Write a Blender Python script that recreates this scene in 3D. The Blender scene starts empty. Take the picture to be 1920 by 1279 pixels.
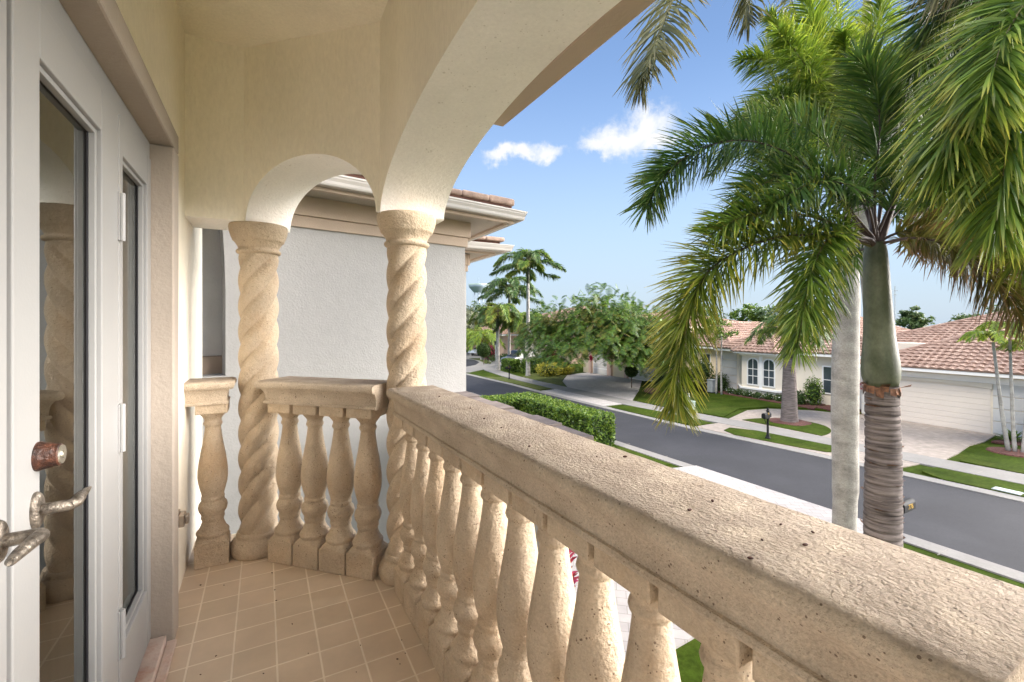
import bpy, bmesh, math, random
from mathutils import Vector, Matrix, noise
from math import sin, cos, pi, radians, atan2, sqrt, hypot
random.seed(7)
R = random.Random(11)
sc = bpy.context.scene
COL = sc.collection
# ------------------------------------------------------------------ camera
F, CX, HY, CZ = 860.0, 960.0, 606.0, 5.0
TH = math.atan(465 / 860)
ST, CT = sin(TH), cos(TH)
cam = bpy.data.cameras.new('camera'); camo = bpy.data.objects.new('camera', cam); COL.objects.link(camo)
camo.location = (0, 0, CZ); camo.rotation_euler = (pi / 2, 0, -TH)
cam.sensor_width = 36; cam.lens = F / 1920 * 36; cam.shift_y = -(639.5 - HY) / 1920
cam.clip_start = 0.02; cam.clip_end = 2000
sc.camera = camo
# ------------------------------------------------------------------ world, sun, exposure
SUN_EL, SUN_AZ = radians(58), radians(-112)      # azimuth from +Y clockwise (towards +X)
W = bpy.data.worlds.new('World'); sc.world = W; W.use_nodes = True
wn, wl = W.node_tree.nodes, W.node_tree.links
bg = wn['Background']; bg.inputs['Strength'].default_value = 0.05
FILLC = (140, 132, 125, 1)   # added bright cloud banks out of view, fill light for the balcony
sky = wn.new('ShaderNodeTexSky'); sky.sky_type = 'NISHITA'; sky.sun_disc = False
sky.sun_elevation = SUN_EL; sky.sun_rotation = SUN_AZ
sky.air_density = 1.0; sky.dust_density = 0.6; sky.ozone_density = 3.0
tc = wn.new('ShaderNodeTexCoord')
def vmath(op, a, b=None, nt=None):
    n = wn.new('ShaderNodeVectorMath'); n.operation = op
    wl.new(a, n.inputs[0])
    if b is not None:
        if isinstance(b, (tuple, Vector)): n.inputs[1].default_value = tuple(b)
        elif isinstance(b, float): n.inputs['Scale'].default_value = b
        else: wl.new(b, n.inputs[1])
    return n
def cloud_dir(u, v):
    xc = (u - CX) / F
    return Vector((xc * CT + ST, -xc * ST + CT, -(v - HY) / F)).normalized()
nz = wn.new('ShaderNodeTexNoise'); nz.inputs['Scale'].default_value = 11; nz.inputs['Detail'].default_value = 9; nz.inputs['Roughness'].default_value = .66
wl.new(tc.outputs['Generated'], nz.inputs['Vector'])
nzc = vmath('SUBTRACT', nz.outputs['Color'], (.5, .5, .5)); nzs = vmath('SCALE', nzc.outputs[0], .14)
warp = vmath('ADD', tc.outputs['Generated'], nzs.outputs[0])
mask = bmask = None
for (u, v, r, k) in [(945, 297, .055, 1.0), (985, 290, .055, 1.0), (1020, 284, .062, 1.0), (1130, 274, .06, 1), (1165, 260, .085, 1), (1205, 244, .085, 1), (1235, 262, .075, 1), (108, 16, .46, -1), (124, 26, .42, -1), (112, 6, .40, -1), (96, 34, .36, -1), (136, 12, .36, -1)]:
    big = k < 0
    if big: d = Vector((sin(radians(u)) * cos(radians(v)), cos(radians(u)) * cos(radians(v)), sin(radians(v)))); k = 1
    else: d = cloud_dir(u, v)
    s1 = vmath('SUBTRACT', warp.outputs[0], tuple(d)); s2 = vmath('MULTIPLY', s1.outputs[0], (1, 1, 1.9))
    ln = vmath('LENGTH', s2.outputs[0])
    mr = wn.new('ShaderNodeMapRange'); mr.interpolation_type = 'SMOOTHSTEP'
    mr.inputs['From Min'].default_value = r; mr.inputs['From Max'].default_value = r * .2
    mr.inputs['To Min'].default_value = 0; mr.inputs['To Max'].default_value = k
    wl.new(ln.outputs['Value'], mr.inputs['Value'])
    if big:
        if bmask is None: bmask = mr.outputs[0]
        else:
            mx = wn.new('ShaderNodeMath'); mx.operation = 'MAXIMUM'; wl.new(bmask, mx.inputs[0]); wl.new(mr.outputs[0], mx.inputs[1]); bmask = mx.outputs[0]
    elif mask is None: mask = mr.outputs[0]
    else:
        mx = wn.new('ShaderNodeMath'); mx.operation = 'MAXIMUM'; wl.new(mask, mx.inputs[0]); wl.new(mr.outputs[0], mx.inputs[1]); mask = mx.outputs[0]
# thin pale veil towards the horizon, as humid air gives it
sep = wn.new('ShaderNodeSeparateXYZ'); wl.new(tc.outputs['Generated'], sep.inputs[0])
veil = wn.new('ShaderNodeMapRange'); veil.interpolation_type = 'SMOOTHSTEP'
veil.inputs['From Min'].default_value = .52; veil.inputs['From Max'].default_value = 0
veil.inputs['To Min'].default_value = 0; veil.inputs['To Max'].default_value = .9
wl.new(sep.outputs['Z'], veil.inputs['Value'])
mixv = wn.new('ShaderNodeMixRGB'); mixv.inputs['Color2'].default_value = (2.2, 2.7, 3.3, 1)
wl.new(veil.outputs[0], mixv.inputs['Fac']); wl.new(sky.outputs[0], mixv.inputs['Color1'])
mixc = wn.new('ShaderNodeMixRGB'); mixc.inputs['Color2'].default_value = (4.0, 4.05, 4.15, 1)
wl.new(mask, mixc.inputs['Fac']); wl.new(mixv.outputs[0], mixc.inputs['Color1']); mixb = wn.new('ShaderNodeMixRGB'); mixb.inputs['Color2'].default_value = FILLC
wl.new(bmask, mixb.inputs['Fac']); wl.new(mixc.outputs[0], mixb.inputs['Color1']); wl.new(mixb.outputs[0], bg.inputs['Color'])
sun = bpy.data.lights.new('sun', 'SUN'); sun.energy = .72; sun.angle = radians(24); sun.color = (1, .94, .85)
suno = bpy.data.objects.new('sun', sun); COL.objects.link(suno)
sd = Vector((sin(SUN_AZ) * cos(SUN_EL), cos(SUN_AZ) * cos(SUN_EL), sin(SUN_EL)))
suno.rotation_euler = sd.to_track_quat('Z', 'Y').to_euler()
vs = sc.view_settings; vs.view_transform = 'Standard'; vs.look = 'None'; vs.exposure = 2.36; vs.gamma = 1; vs.use_curve_mapping = False
sc.cycles.max_bounces = 10; sc.cycles.diffuse_bounces = 6; sc.cycles.transparent_max_bounces = 16
# ------------------------------------------------------------------ survey helpers: photo measurement -> place in the world
def DP(u, v, t):
    xc = (u - CX) / F * t
    return Vector((xc * CT + t * ST, -xc * ST + t * CT, CZ - (v - HY) / F * t))
def GP(u, v, z=0.0):
    t = (CZ - z) * F / (v - HY)
    p = DP(u, v, t); return Vector((p.x, p.y, z))
# ------------------------------------------------------------------ materials
def new_mat(name):
    m = bpy.data.materials.new(name); m.use_nodes = True
    return m, m.node_tree.nodes, m.node_tree.links, m.node_tree.nodes['Principled BSDF']
def hexmix(c, k): return tuple(min(1, x * k) for x in c[:3]) + (1,)
def mat(name, c, rough=.6, var=.12, scale=6, bump=0, bscale=40, metal=0, c2=None, detail=5, coat=0, spots=0, sscale=60, scol=(.13, .08, .05), stretch=None, stain=0, staincol=(.3, .2, .12), stscale=2.0, spec=.4, trans=0, uvtip=None, bump2=0, b2scale=9, grain=0, gscale=160):
    m, n, l, b = new_mat(name)
    b.inputs['Roughness'].default_value = rough; b.inputs['Metallic'].default_value = metal
    b.inputs['Specular IOR Level'].default_value = spec
    if coat: b.inputs['Coat Weight'].default_value = coat
    t = n.new('ShaderNodeTexCoord'); oi = n.new('ShaderNodeObjectInfo'); sc_ = n.new('ShaderNodeMath'); sc_.operation = 'MULTIPLY'; sc_.inputs[1].default_value = 9.0; l.new(oi.outputs['Random'], sc_.inputs[0])
    ad = n.new('ShaderNodeVectorMath'); ad.operation = 'ADD'; l.new(t.outputs['Object'], ad.inputs[0]); l.new(sc_.outputs[0], ad.inputs[1]); co = ad.outputs[0]
    if stretch:
        mp = n.new('ShaderNodeMapping'); mp.inputs['Scale'].default_value = stretch; l.new(co, mp.inputs[0]); co = mp.outputs[0]
    nt = n.new('ShaderNodeTexNoise'); nt.inputs['Scale'].default_value = scale; nt.inputs['Detail'].default_value = detail; l.new(co, nt.inputs['Vector'])
    rp = n.new('ShaderNodeValToRGB'); e = rp.color_ramp.elements
    e[0].position = .3; e[1].position = .7
    e[0].color = hexmix(c, 1 - var); e[1].color = (tuple(c2) + (1,)) if c2 else hexmix(c, 1 + var)
    l.new(nt.outputs['Fac'], rp.inputs[0]); out = rp.outputs[0]
    if stain:
        n2 = n.new('ShaderNodeTexNoise'); n2.inputs['Scale'].default_value = stscale; n2.inputs['Detail'].default_value = 7; n2.inputs['Roughness'].default_value = .65; l.new(co, n2.inputs['Vector'])
        r2 = n.new('ShaderNodeMapRange'); r2.inputs['From Min'].default_value = .5; r2.inputs['From Max'].default_value = .8; r2.inputs['To Max'].default_value = stain; l.new(n2.outputs['Fac'], r2.inputs[0])
        mm = n.new('ShaderNodeMixRGB'); mm.inputs['Color2'].default_value = tuple(staincol) + (1,); l.new(r2.outputs[0], mm.inputs['Fac']); l.new(out, mm.inputs['Color1']); out = mm.outputs[0]
    if spots:
        vo = n.new('ShaderNodeTexVoronoi'); vo.inputs['Scale'].default_value = sscale; vo.inputs['Randomness'].default_value = 1; l.new(co, vo.inputs['Vector'])
        nn = n.new('ShaderNodeTexNoise'); nn.inputs['Scale'].default_value = sscale * .35; l.new(co, nn.inputs['Vector'])
        th = n.new('ShaderNodeMapRange'); th.inputs['From Min'].default_value = .45; th.inputs['From Max'].default_value = .75; th.inputs['To Min'].default_value = 0; th.inputs['To Max'].default_value = .34; l.new(nn.outputs['Fac'], th.inputs[0])
        lt = n.new('ShaderNodeMath'); lt.operation = 'LESS_THAN'; l.new(vo.outputs['Distance'], lt.inputs[0]); l.new(th.outputs[0], lt.inputs[1])
        ml = n.new('ShaderNodeMath'); ml.operation = 'MULTIPLY'; ml.inputs[1].default_value = spots; l.new(lt.outputs[0], ml.inputs[0])
        m3 = n.new('ShaderNodeMixRGB'); m3.inputs['Color2'].default_value = tuple(scol) + (1,); l.new(ml.outputs[0], m3.inputs['Fac']); l.new(out, m3.inputs['Color1']); out = m3.outputs[0]
    if grain:
        n6 = n.new('ShaderNodeTexNoise'); n6.inputs['Scale'].default_value = gscale; n6.inputs['Detail'].default_value = 3; n6.inputs['Roughness'].default_value = .7; l.new(co, n6.inputs['Vector'])
        r7 = n.new('ShaderNodeMapRange'); r7.inputs['From Min'].default_value = .3; r7.inputs['From Max'].default_value = .7; r7.inputs['To Min'].default_value = 1 - grain; r7.inputs['To Max'].default_value = 1 + grain * .6; l.new(n6.outputs['Fac'], r7.inputs[0])
        h6 = n.new('ShaderNodeHueSaturation'); l.new(r7.outputs[0], h6.inputs['Value']); l.new(out, h6.inputs['Color']); out = h6.outputs[0]
    if uvtip:
        uv = n.new('ShaderNodeSeparateXYZ'); l.new(t.outputs['UV'], uv.inputs[0])
        r4 = n.new('ShaderNodeMapRange'); r4.inputs['From Min'].default_value = uvtip[1]; r4.inputs['From Max'].default_value = 1.0; r4.inputs['To Max'].default_value = uvtip[2]; l.new(uv.outputs['Y'], r4.inputs[0])
        m4 = n.new('ShaderNodeMixRGB'); m4.inputs['Color2'].default_value = tuple(uvtip[0]) + (1,); l.new(r4.outputs[0], m4.inputs['Fac']); l.new(out, m4.inputs['Color1']); out = m4.outputs[0]
        # each leaflet its own tone
        m5 = n.new('ShaderNodeHueSaturation'); l.new(out, m5.inputs['Color'])
        r5 = n.new('ShaderNodeMapRange'); r5.inputs['To Min'].default_value = .55; r5.inputs['To Max'].default_value = 1.5; l.new(uv.outputs['X'], r5.inputs[0]); l.new(r5.outputs[0], m5.inputs['Value'])
        r6 = n.new('ShaderNodeMapRange'); r6.inputs['To Min'].default_value = .515; r6.inputs['To Max'].default_value = .475; l.new(uv.outputs['X'], r6.inputs[0]); l.new(r6.outputs[0], m5.inputs['Hue']); out = m5.outputs[0]
    l.new(out, b.inputs['Base Color'])
    if bump:
        nb = n.new('ShaderNodeTexNoise'); nb.inputs['Scale'].default_value = bscale; nb.inputs['Detail'].default_value = 6; nb.inputs['Roughness'].default_value = .6; l.new(co, nb.inputs['Vector'])
        bp = n.new('ShaderNodeBump'); bp.inputs['Strength'].default_value = min(1, bump * 1.0); bp.inputs['Distance'].default_value = .012 if bump <= 1 else .012 * bump
        l.new(nb.outputs['Fac'], bp.inputs['Height']); last = bp
        if bump2:
            nb2 = n.new('ShaderNodeTexNoise'); nb2.inputs['Scale'].default_value = b2scale; nb2.inputs['Detail'].default_value = 3; l.new(co, nb2.inputs['Vector'])
            bp2 = n.new('ShaderNodeBump'); bp2.inputs['Strength'].default_value = 1; bp2.inputs['Distance'].default_value = bump2
            l.new(nb2.outputs['Fac'], bp2.inputs['Height']); l.new(bp2.outputs[0], bp.inputs['Normal'])
        l.new(last.outputs[0], b.inputs['Normal'])
    if trans:
        tr = n.new('ShaderNodeBsdfTranslucent'); l.new(out, tr.inputs['Color'])
        mx = n.new('ShaderNodeMixShader'); mx.inputs[0].default_value = trans
        l.new(b.outputs[0], mx.inputs[1]); l.new(tr.outputs[0], mx.inputs[2]); l.new(mx.outputs[0], n['Material Output'].inputs[0])
    return m
def brickmat(name, ca, cb, mortar, bw, bh, ms, off=.5, rot=0, loc=(0, 0, 0), rough=.7, var=.15, bump=.3, plane='xy'):
    m, n, l, b = new_mat(name); b.inputs['Roughness'].default_value = rough
    t = n.new('ShaderNodeTexCoord'); mp = n.new('ShaderNodeMapping'); mp.inputs['Location'].default_value = loc; mp.inputs['Rotation'].default_value = (0, 0, rot)
    l.new(t.outputs['Object'], mp.inputs[0]); co = mp.outputs[0]
    br = n.new('ShaderNodeTexBrick'); br.offset = off; br.squash = 1
    br.inputs['Scale'].default_value = 1; br.inputs['Brick Width'].default_value = bw; br.inputs['Row Height'].default_value = bh
    br.inputs['Mortar Size'].default_value = ms; br.inputs['Mortar Smooth'].default_value = .2
    br.inputs['Color1'].default_value = tuple(ca) + (1,); br.inputs['Color2'].default_value = tuple(cb) + (1,); br.inputs['Mortar'].default_value = tuple(mortar) + (1,)
    l.new(co, br.inputs['Vector'])
    nt = n.new('ShaderNodeTexNoise'); nt.inputs['Scale'].default_value = 3; nt.inputs['Detail'].default_value = 8; nt.inputs['Roughness'].default_value = .65; l.new(co, nt.inputs['Vector'])
    hs = n.new('ShaderNodeHueSaturation'); mr = n.new('ShaderNodeMapRange'); mr.inputs['From Min'].default_value = .25; mr.inputs['From Max'].default_value = .75; mr.inputs['To Min'].default_value = 1 - var; mr.inputs['To Max'].default_value = 1 + var
    l.new(nt.outputs['Fac'], mr.inputs[0]); l.new(mr.outputs[0], hs.inputs['Value']); l.new(br.outputs['Color'], hs.inputs['Color']); l.new(hs.outputs[0], b.inputs['Base Color'])
    if bump:
        bp = n.new('ShaderNodeBump'); bp.inputs['Strength'].default_value = bump; bp.inputs['Distance'].default_value = .004; bp.invert = True
        l.new(br.outputs['Fac'], bp.inputs['Height']); l.new(bp.outputs[0], b.inputs['Normal'])
    return m
M = {}
M['stone'] = mat('cast_stone', (.54, .43, .31), .8, .12, 5, .5, 95, c2=(.65, .52, .37), spots=.8, sscale=105, stain=.6, staincol=(.46, .29, .15), stscale=4.2, bump2=.008, b2scale=38, grain=.16, gscale=150)
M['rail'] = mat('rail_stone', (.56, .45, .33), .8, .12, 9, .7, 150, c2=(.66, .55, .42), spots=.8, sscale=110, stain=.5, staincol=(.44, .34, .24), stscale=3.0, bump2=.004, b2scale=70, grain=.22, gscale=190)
def weather_shade_top(m, z0, z1, col, k):
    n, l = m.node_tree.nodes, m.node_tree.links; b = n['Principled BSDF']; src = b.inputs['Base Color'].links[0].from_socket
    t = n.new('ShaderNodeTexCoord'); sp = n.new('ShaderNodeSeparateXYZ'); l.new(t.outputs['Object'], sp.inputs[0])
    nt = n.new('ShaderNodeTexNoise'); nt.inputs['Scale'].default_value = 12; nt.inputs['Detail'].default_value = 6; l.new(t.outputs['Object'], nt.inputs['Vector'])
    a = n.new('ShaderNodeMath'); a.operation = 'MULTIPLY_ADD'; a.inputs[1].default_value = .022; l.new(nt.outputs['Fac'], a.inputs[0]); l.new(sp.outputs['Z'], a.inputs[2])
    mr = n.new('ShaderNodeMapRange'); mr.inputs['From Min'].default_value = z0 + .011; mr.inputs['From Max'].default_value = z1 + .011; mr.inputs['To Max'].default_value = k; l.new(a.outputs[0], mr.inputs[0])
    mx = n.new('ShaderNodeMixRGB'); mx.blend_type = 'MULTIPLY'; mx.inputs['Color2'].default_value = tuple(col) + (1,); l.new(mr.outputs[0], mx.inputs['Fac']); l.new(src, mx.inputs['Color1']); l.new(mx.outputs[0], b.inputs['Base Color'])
weather_shade_top(M['rail'], 1.058, 1.068, (.66, .65, .66), 1)  # greys the rail top: dirt, plus darker colour to offset strong light above
M['cream'] = mat('cream_stucco', (.93, .87, .74), .85, .05, 2.5, .6, 60, stretch=(1, 1, .35), stain=.55, staincol=(.87, .79, .63), stscale=1.6, bump2=.004, b2scale=8, grain=.06, gscale=60)
M['pale'] = mat('pale_stucco', (.92, .88, .82), .85, .05, 3, .35, 55, stain=.2, staincol=(.84, .78, .70), stscale=4, spots=.4, sscale=60, scol=(.5, .44, .36), bump2=.004, b2scale=9, grain=.05, gscale=70)
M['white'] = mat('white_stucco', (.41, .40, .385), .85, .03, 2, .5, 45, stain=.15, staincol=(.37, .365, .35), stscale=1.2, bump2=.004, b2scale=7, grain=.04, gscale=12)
M['grey_st'] = mat('grey_stucco', (.85, .83, .79), .85, .05, 3, .9, 45)
M['tanband'] = mat('tan_band_stucco', (.46, .36, .275), .7, .04, 3, .25, 60)
M['tantrim'] = mat('tan_trim_stucco', (.38, .325, .27), .7, .05, 3, .35, 50)
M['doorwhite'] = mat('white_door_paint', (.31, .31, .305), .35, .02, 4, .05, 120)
M['gasket'] = mat('black_gasket', (.03, .03, .035), .5)
M['gutter'] = mat('gutter_metal', (.54, .50, .45), .4, .03, 3)
M['bronze'] = mat('weathered_bronze', (.11, .09, .07), .35, .35, 45, .6, 90, metal=.75, c2=(.40, .35, .29), grain=.3, gscale=220)
M['rustlock'] = mat('rusty_lock_metal', (.022, .009, .007), .28, .5, 60, .6, 90, metal=0, c2=(.12, .045, .025))
M['lockface'] = mat('lock_face_metal', (.6, .58, .5), .3, .1, 20, metal=.9)
M['chrome'] = mat('brushed_metal', (.5, .44, .38), .28, .1, 20, metal=.9)
M['curtain'] = mat('brown_curtain', (.095, .07, .052), .8, .15, 2, stretch=(1, 12, .2))
M['rust'] = mat('rusty_threshold', (.62, .50, .43), .7, .1, 12, .3, 50, stain=.9, staincol=(.45, .14, .04), stscale=9)
M['asphalt'] = mat('asphalt', (.028, .028, .032), .85, .12, .5, .4, 60, c2=(.035, .035, .040), detail=8, stain=.6, staincol=(.044, .044, .048), stscale=.5, grain=.12, gscale=14)
M['asphalt_far'] = M['asphalt']
M['concrete'] = mat('pale_concrete', (.245, .23, .208), .85, .08, 1.5, .3, 50, stain=.3, staincol=(.20, .185, .16), stscale=1.2, grain=.08, gscale=12)
M['grass'] = mat('lawn_grass', (.040, .068, .006), .95, .25, 1.1, .8, 30, c2=(.055, .084, .009), detail=10, stain=.6, staincol=(.10, .105, .022), stscale=.6, spec=.05, grain=.35, gscale=9)
M['drygrass'] = mat('dry_lawn_grass', (.10, .105, .03), .95, .2, 2, .8, 30, c2=(.10, .13, .03), detail=10, stain=.5, staincol=(.20, .17, .07), stscale=.9, spec=.15)
M['mulch'] = mat('brown_mulch', (.10, .04, .03), .95, .5, 18, 1, 30)
M['bark_ring'] = mat('ringed_palm_bark', (.10, .075, .068), .85, .4, 5, 1.0, 30, c2=(.29, .24, .215), stretch=(.7, .7, 9), stain=.6, staincol=(.07, .05, .045), stscale=2.5)
M['bark_pale'] = mat('pale_palm_bark', (.36, .33, .29), .85, .2, 3, .6, 40, c2=(.47, .44, .39), stretch=(1, 1, 1.6), stain=.85, staincol=(.14, .13, .105), stscale=3.4, spots=.7, sscale=45, scol=(.12, .11, .09), grain=.25, gscale=40)
M['crownshaft'] = mat('green_crownshaft', (.055, .072, .028), .5, .35, 3, .2, 30, c2=(.13, .14, .085), stretch=(1.6, 1.6, 1.2), stain=.6, staincol=(.06, .045, .025), stscale=2.2, grain=.2, gscale=25)
M['sheath'] = mat('brown_leaf_sheath', (.07, .03, .02), .8, .5, 14, .8, 30, c2=(.26, .12, .06))
M['petiole'] = mat('palm_petiole', (.13, .12, .05), .5, .3, 5)
M['petiole_dark'] = mat('dark_palm_petiole', (.07, .045, .04), .5, .3, 5)
M['branch'] = mat('grey_brown_bark', (.20, .15, .12), .9, .3, 8, .8, 30)
def leafm(name, c, c2=None, tip=(.32, .24, .05), t0=.6, tk=.5, tr=.36, rough=.5, scale=3):
    return mat(name, c, rough, .25, scale, c2=c2, trans=tr, uvtip=(tip, t0, tk), spec=.5)
M['pf_dark'] = leafm('palm_leaf_dark', (.048, .115, .022), (.085, .18, .032), tk=.3)
M['pf_mid'] = leafm('palm_leaf_mid', (.10, .20, .025), (.16, .27, .035), tk=.6, tip=(.36, .3, .05))
M['pf_yellow'] = leafm('palm_leaf_yellow', (.125, .215, .02), (.22, .30, .03), tip=(.36, .27, .05), t0=.5, tk=.7)
M['pf_bright'] = leafm('palm_leaf_bright', (.17, .30, .03), (.26, .38, .04), tip=(.45, .4, .05), tr=.45)
M['pf_olive'] = leafm('palm_leaf_olive', (.11, .13, .045), (.17, .17, .07), tip=(.25, .2, .1))
M['pf_bronze'] = leafm('palm_leaf_bronze', (.13, .13, .03), (.20, .20, .035), tip=(.20, .08, .05), t0=.4, tk=.85)
M['lf_hedge'] = leafm('hedge_leaf', (.045, .115, .012), (.14, .25, .03), tk=.4, tip=(.4, .45, .06))
M['lf_dark'] = leafm('dark_leaf', (.035, .085, .015), (.07, .14, .025), tk=.2)
M['lf_poin'] = leafm('feathery_leaf', (.035, .10, .012), (.10, .20, .02), tk=.4, tip=(.3, .27, .04), tr=.3)
M['lf_poin_y'] = leafm('feathery_leaf_yellowing', (.10, .17, .02), (.19, .19, .03), tip=(.45, .25, .08), tk=.5)
M['lf_yellow'] = leafm('yellow_croton_leaf', (.35, .36, .03), (.5, .48, .05))
M['lf_red'] = leafm('red_cordyline_leaf', (.34, .02, .05), (.5, .06, .08), tip=(.1, .02, .03))
M['lf_orange'] = leafm('orange_bromeliad_leaf', (.4, .08, .02), (.3, .12, .03))
M['lf_grey'] = leafm('grey_green_leaf', (.14, .17, .10), (.2, .22, .14))
M['lf_far'] = leafm('far_tree_leaf', (.07, .13, .045), (.12, .19, .07), tk=.2)
M['flower'] = mat('white_flower', (.8, .78, .72), .7)
M['core'] = mat('inner_twigs', (.03, .05, .015), .95, .4, 6)
M['tile_roof'] = mat('terracotta_tile', (.34, .20, .14), .8, .25, 2.2, .4, 30, c2=(.43, .29, .22), stain=.4, staincol=(.22, .15, .12), stscale=1.2)
M['tile_brown'] = mat('brown_roof_tile', (.34, .23, .17), .8, .3, 6, .6, 40, c2=(.46, .32, .24), stain=.6, staincol=(.14, .11, .09), stscale=5)
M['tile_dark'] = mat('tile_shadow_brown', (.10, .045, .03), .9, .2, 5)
M['hcream'] = mat('cream_house_wall', (.74, .66, .54), .85, .03, 1, .3, 30)
M['hyellow'] = mat('yellow_house_wall', (.78, .64, .44), .85, .03, 1, .3, 30)
M['hpink'] = mat('pink_house_wall', (.66, .46, .36), .85, .05, 1, .3, 30)
M['hgrey'] = mat('pale_grey_house_wall', (.60, .58, .54), .85, .03, 1, .3, 30)
M['garage'] = mat('cream_garage_door', (.70, .62, .53), .55, .02, 1)
M['winframe'] = mat('white_window_frame', (.82, .80, .77), .4, .02, 3)
M['glassdark'] = mat('window_glass', (.05, .065, .075), .06, .3, 1, spec=.9)
M['black'] = mat('black_metal', (.012, .012, .013), .65, .2, 8, spec=.2)
M['gold'] = mat('gold_digits', (.65, .42, .08), .4, .1, 8, metal=.4)
M['blindgrey'] = mat('grey_utility_box', (.34, .36, .36), .6)
M['greenbox'] = mat('pale_green_utility_post', (.55, .66, .58), .6)
M['carwhite'] = mat('white_car_paint', (.80, .80, .80), .25, .02, 2, coat=.6)
M['carsilver'] = mat('silver_car_paint', (.42, .40, .38), .3, .03, 2, metal=.5, coat=.5)
M['carblue'] = mat('dark_blue_car_paint', (.02, .03, .08), .2, .1, 2, coat=.8)
M['tyre'] = mat('tyre_rubber', (.02, .02, .02), .85)
M['rim'] = mat('wheel_rim', (.4, .4, .42), .3, .1, 5, metal=.8)
M['redlamp'] = mat('red_tail_lamp', (.4, .02, .02), .3)
M['towerblue'] = mat('water_tower_paint', (.36, .43, .52), .6, .05, .1)
M['pot'] = mat('blue_glazed_pot', (.02, .06, .3), .25, .2, 6, coat=.6)
M['seed'] = mat('brown_seed', (.07, .025, .015), .6, .4, 60)
M['blueseal'] = mat('blue_sticker', (.12, .35, .62), .5)
M['tilefloor'] = brickmat('floor_tile', (.65, .515, .38), (.59, .47, .34), (.82, .71, .57), .1612, .1612, .0042, off=0, loc=(-.0475 + .1612 * 6, -.0133 + .1612, 0), rough=.45, var=.14, bump=.6)
M['pavers'] = brickmat('concrete_pavers', (.50, .455, .42), (.43, .39, .355), (.32, .29, .26), .34, .23, .006, off=.5, rot=.7, rough=.85, var=.14, bump=.4)
M['pavers_pale'] = brickmat('pale_concrete_pavers', (.40, .37, .345), (.33, .305, .285), (.23, .21, .19), .34, .23, .006, off=.5, rot=.7, rough=.85, var=.12, bump=.4)
M['pavers_tan'] = brickmat('tan_pavers', (.36, .30, .25), (.29, .245, .20), (.24, .205, .175), .26, .16, .008, off=.5, rot=.2, rough=.85, var=.14, bump=.4)
def glassmat():
    m, n, l, b = new_mat('door_glass'); n.remove(b)
    g = n.new('ShaderNodeBsdfGlossy'); g.inputs['Roughness'].default_value = .012; g.inputs['Color'].default_value = (.92, .95, .93, 1)
    t = n.new('ShaderNodeBsdfTransparent'); t.inputs['Color'].default_value = (.75, .74, .72, 1)
    fr = n.new('ShaderNodeFresnel'); fr.inputs['IOR'].default_value = 1.9
    mx = n.new('ShaderNodeMixShader'); l.new(fr.outputs[0], mx.inputs[0]); l.new(t.outputs[0], mx.inputs[1]); l.new(g.outputs[0], mx.inputs[2])
    l.new(mx.outputs[0], n['Material Output'].inputs[0]); return m
M['glass'] = glassmat()
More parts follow.
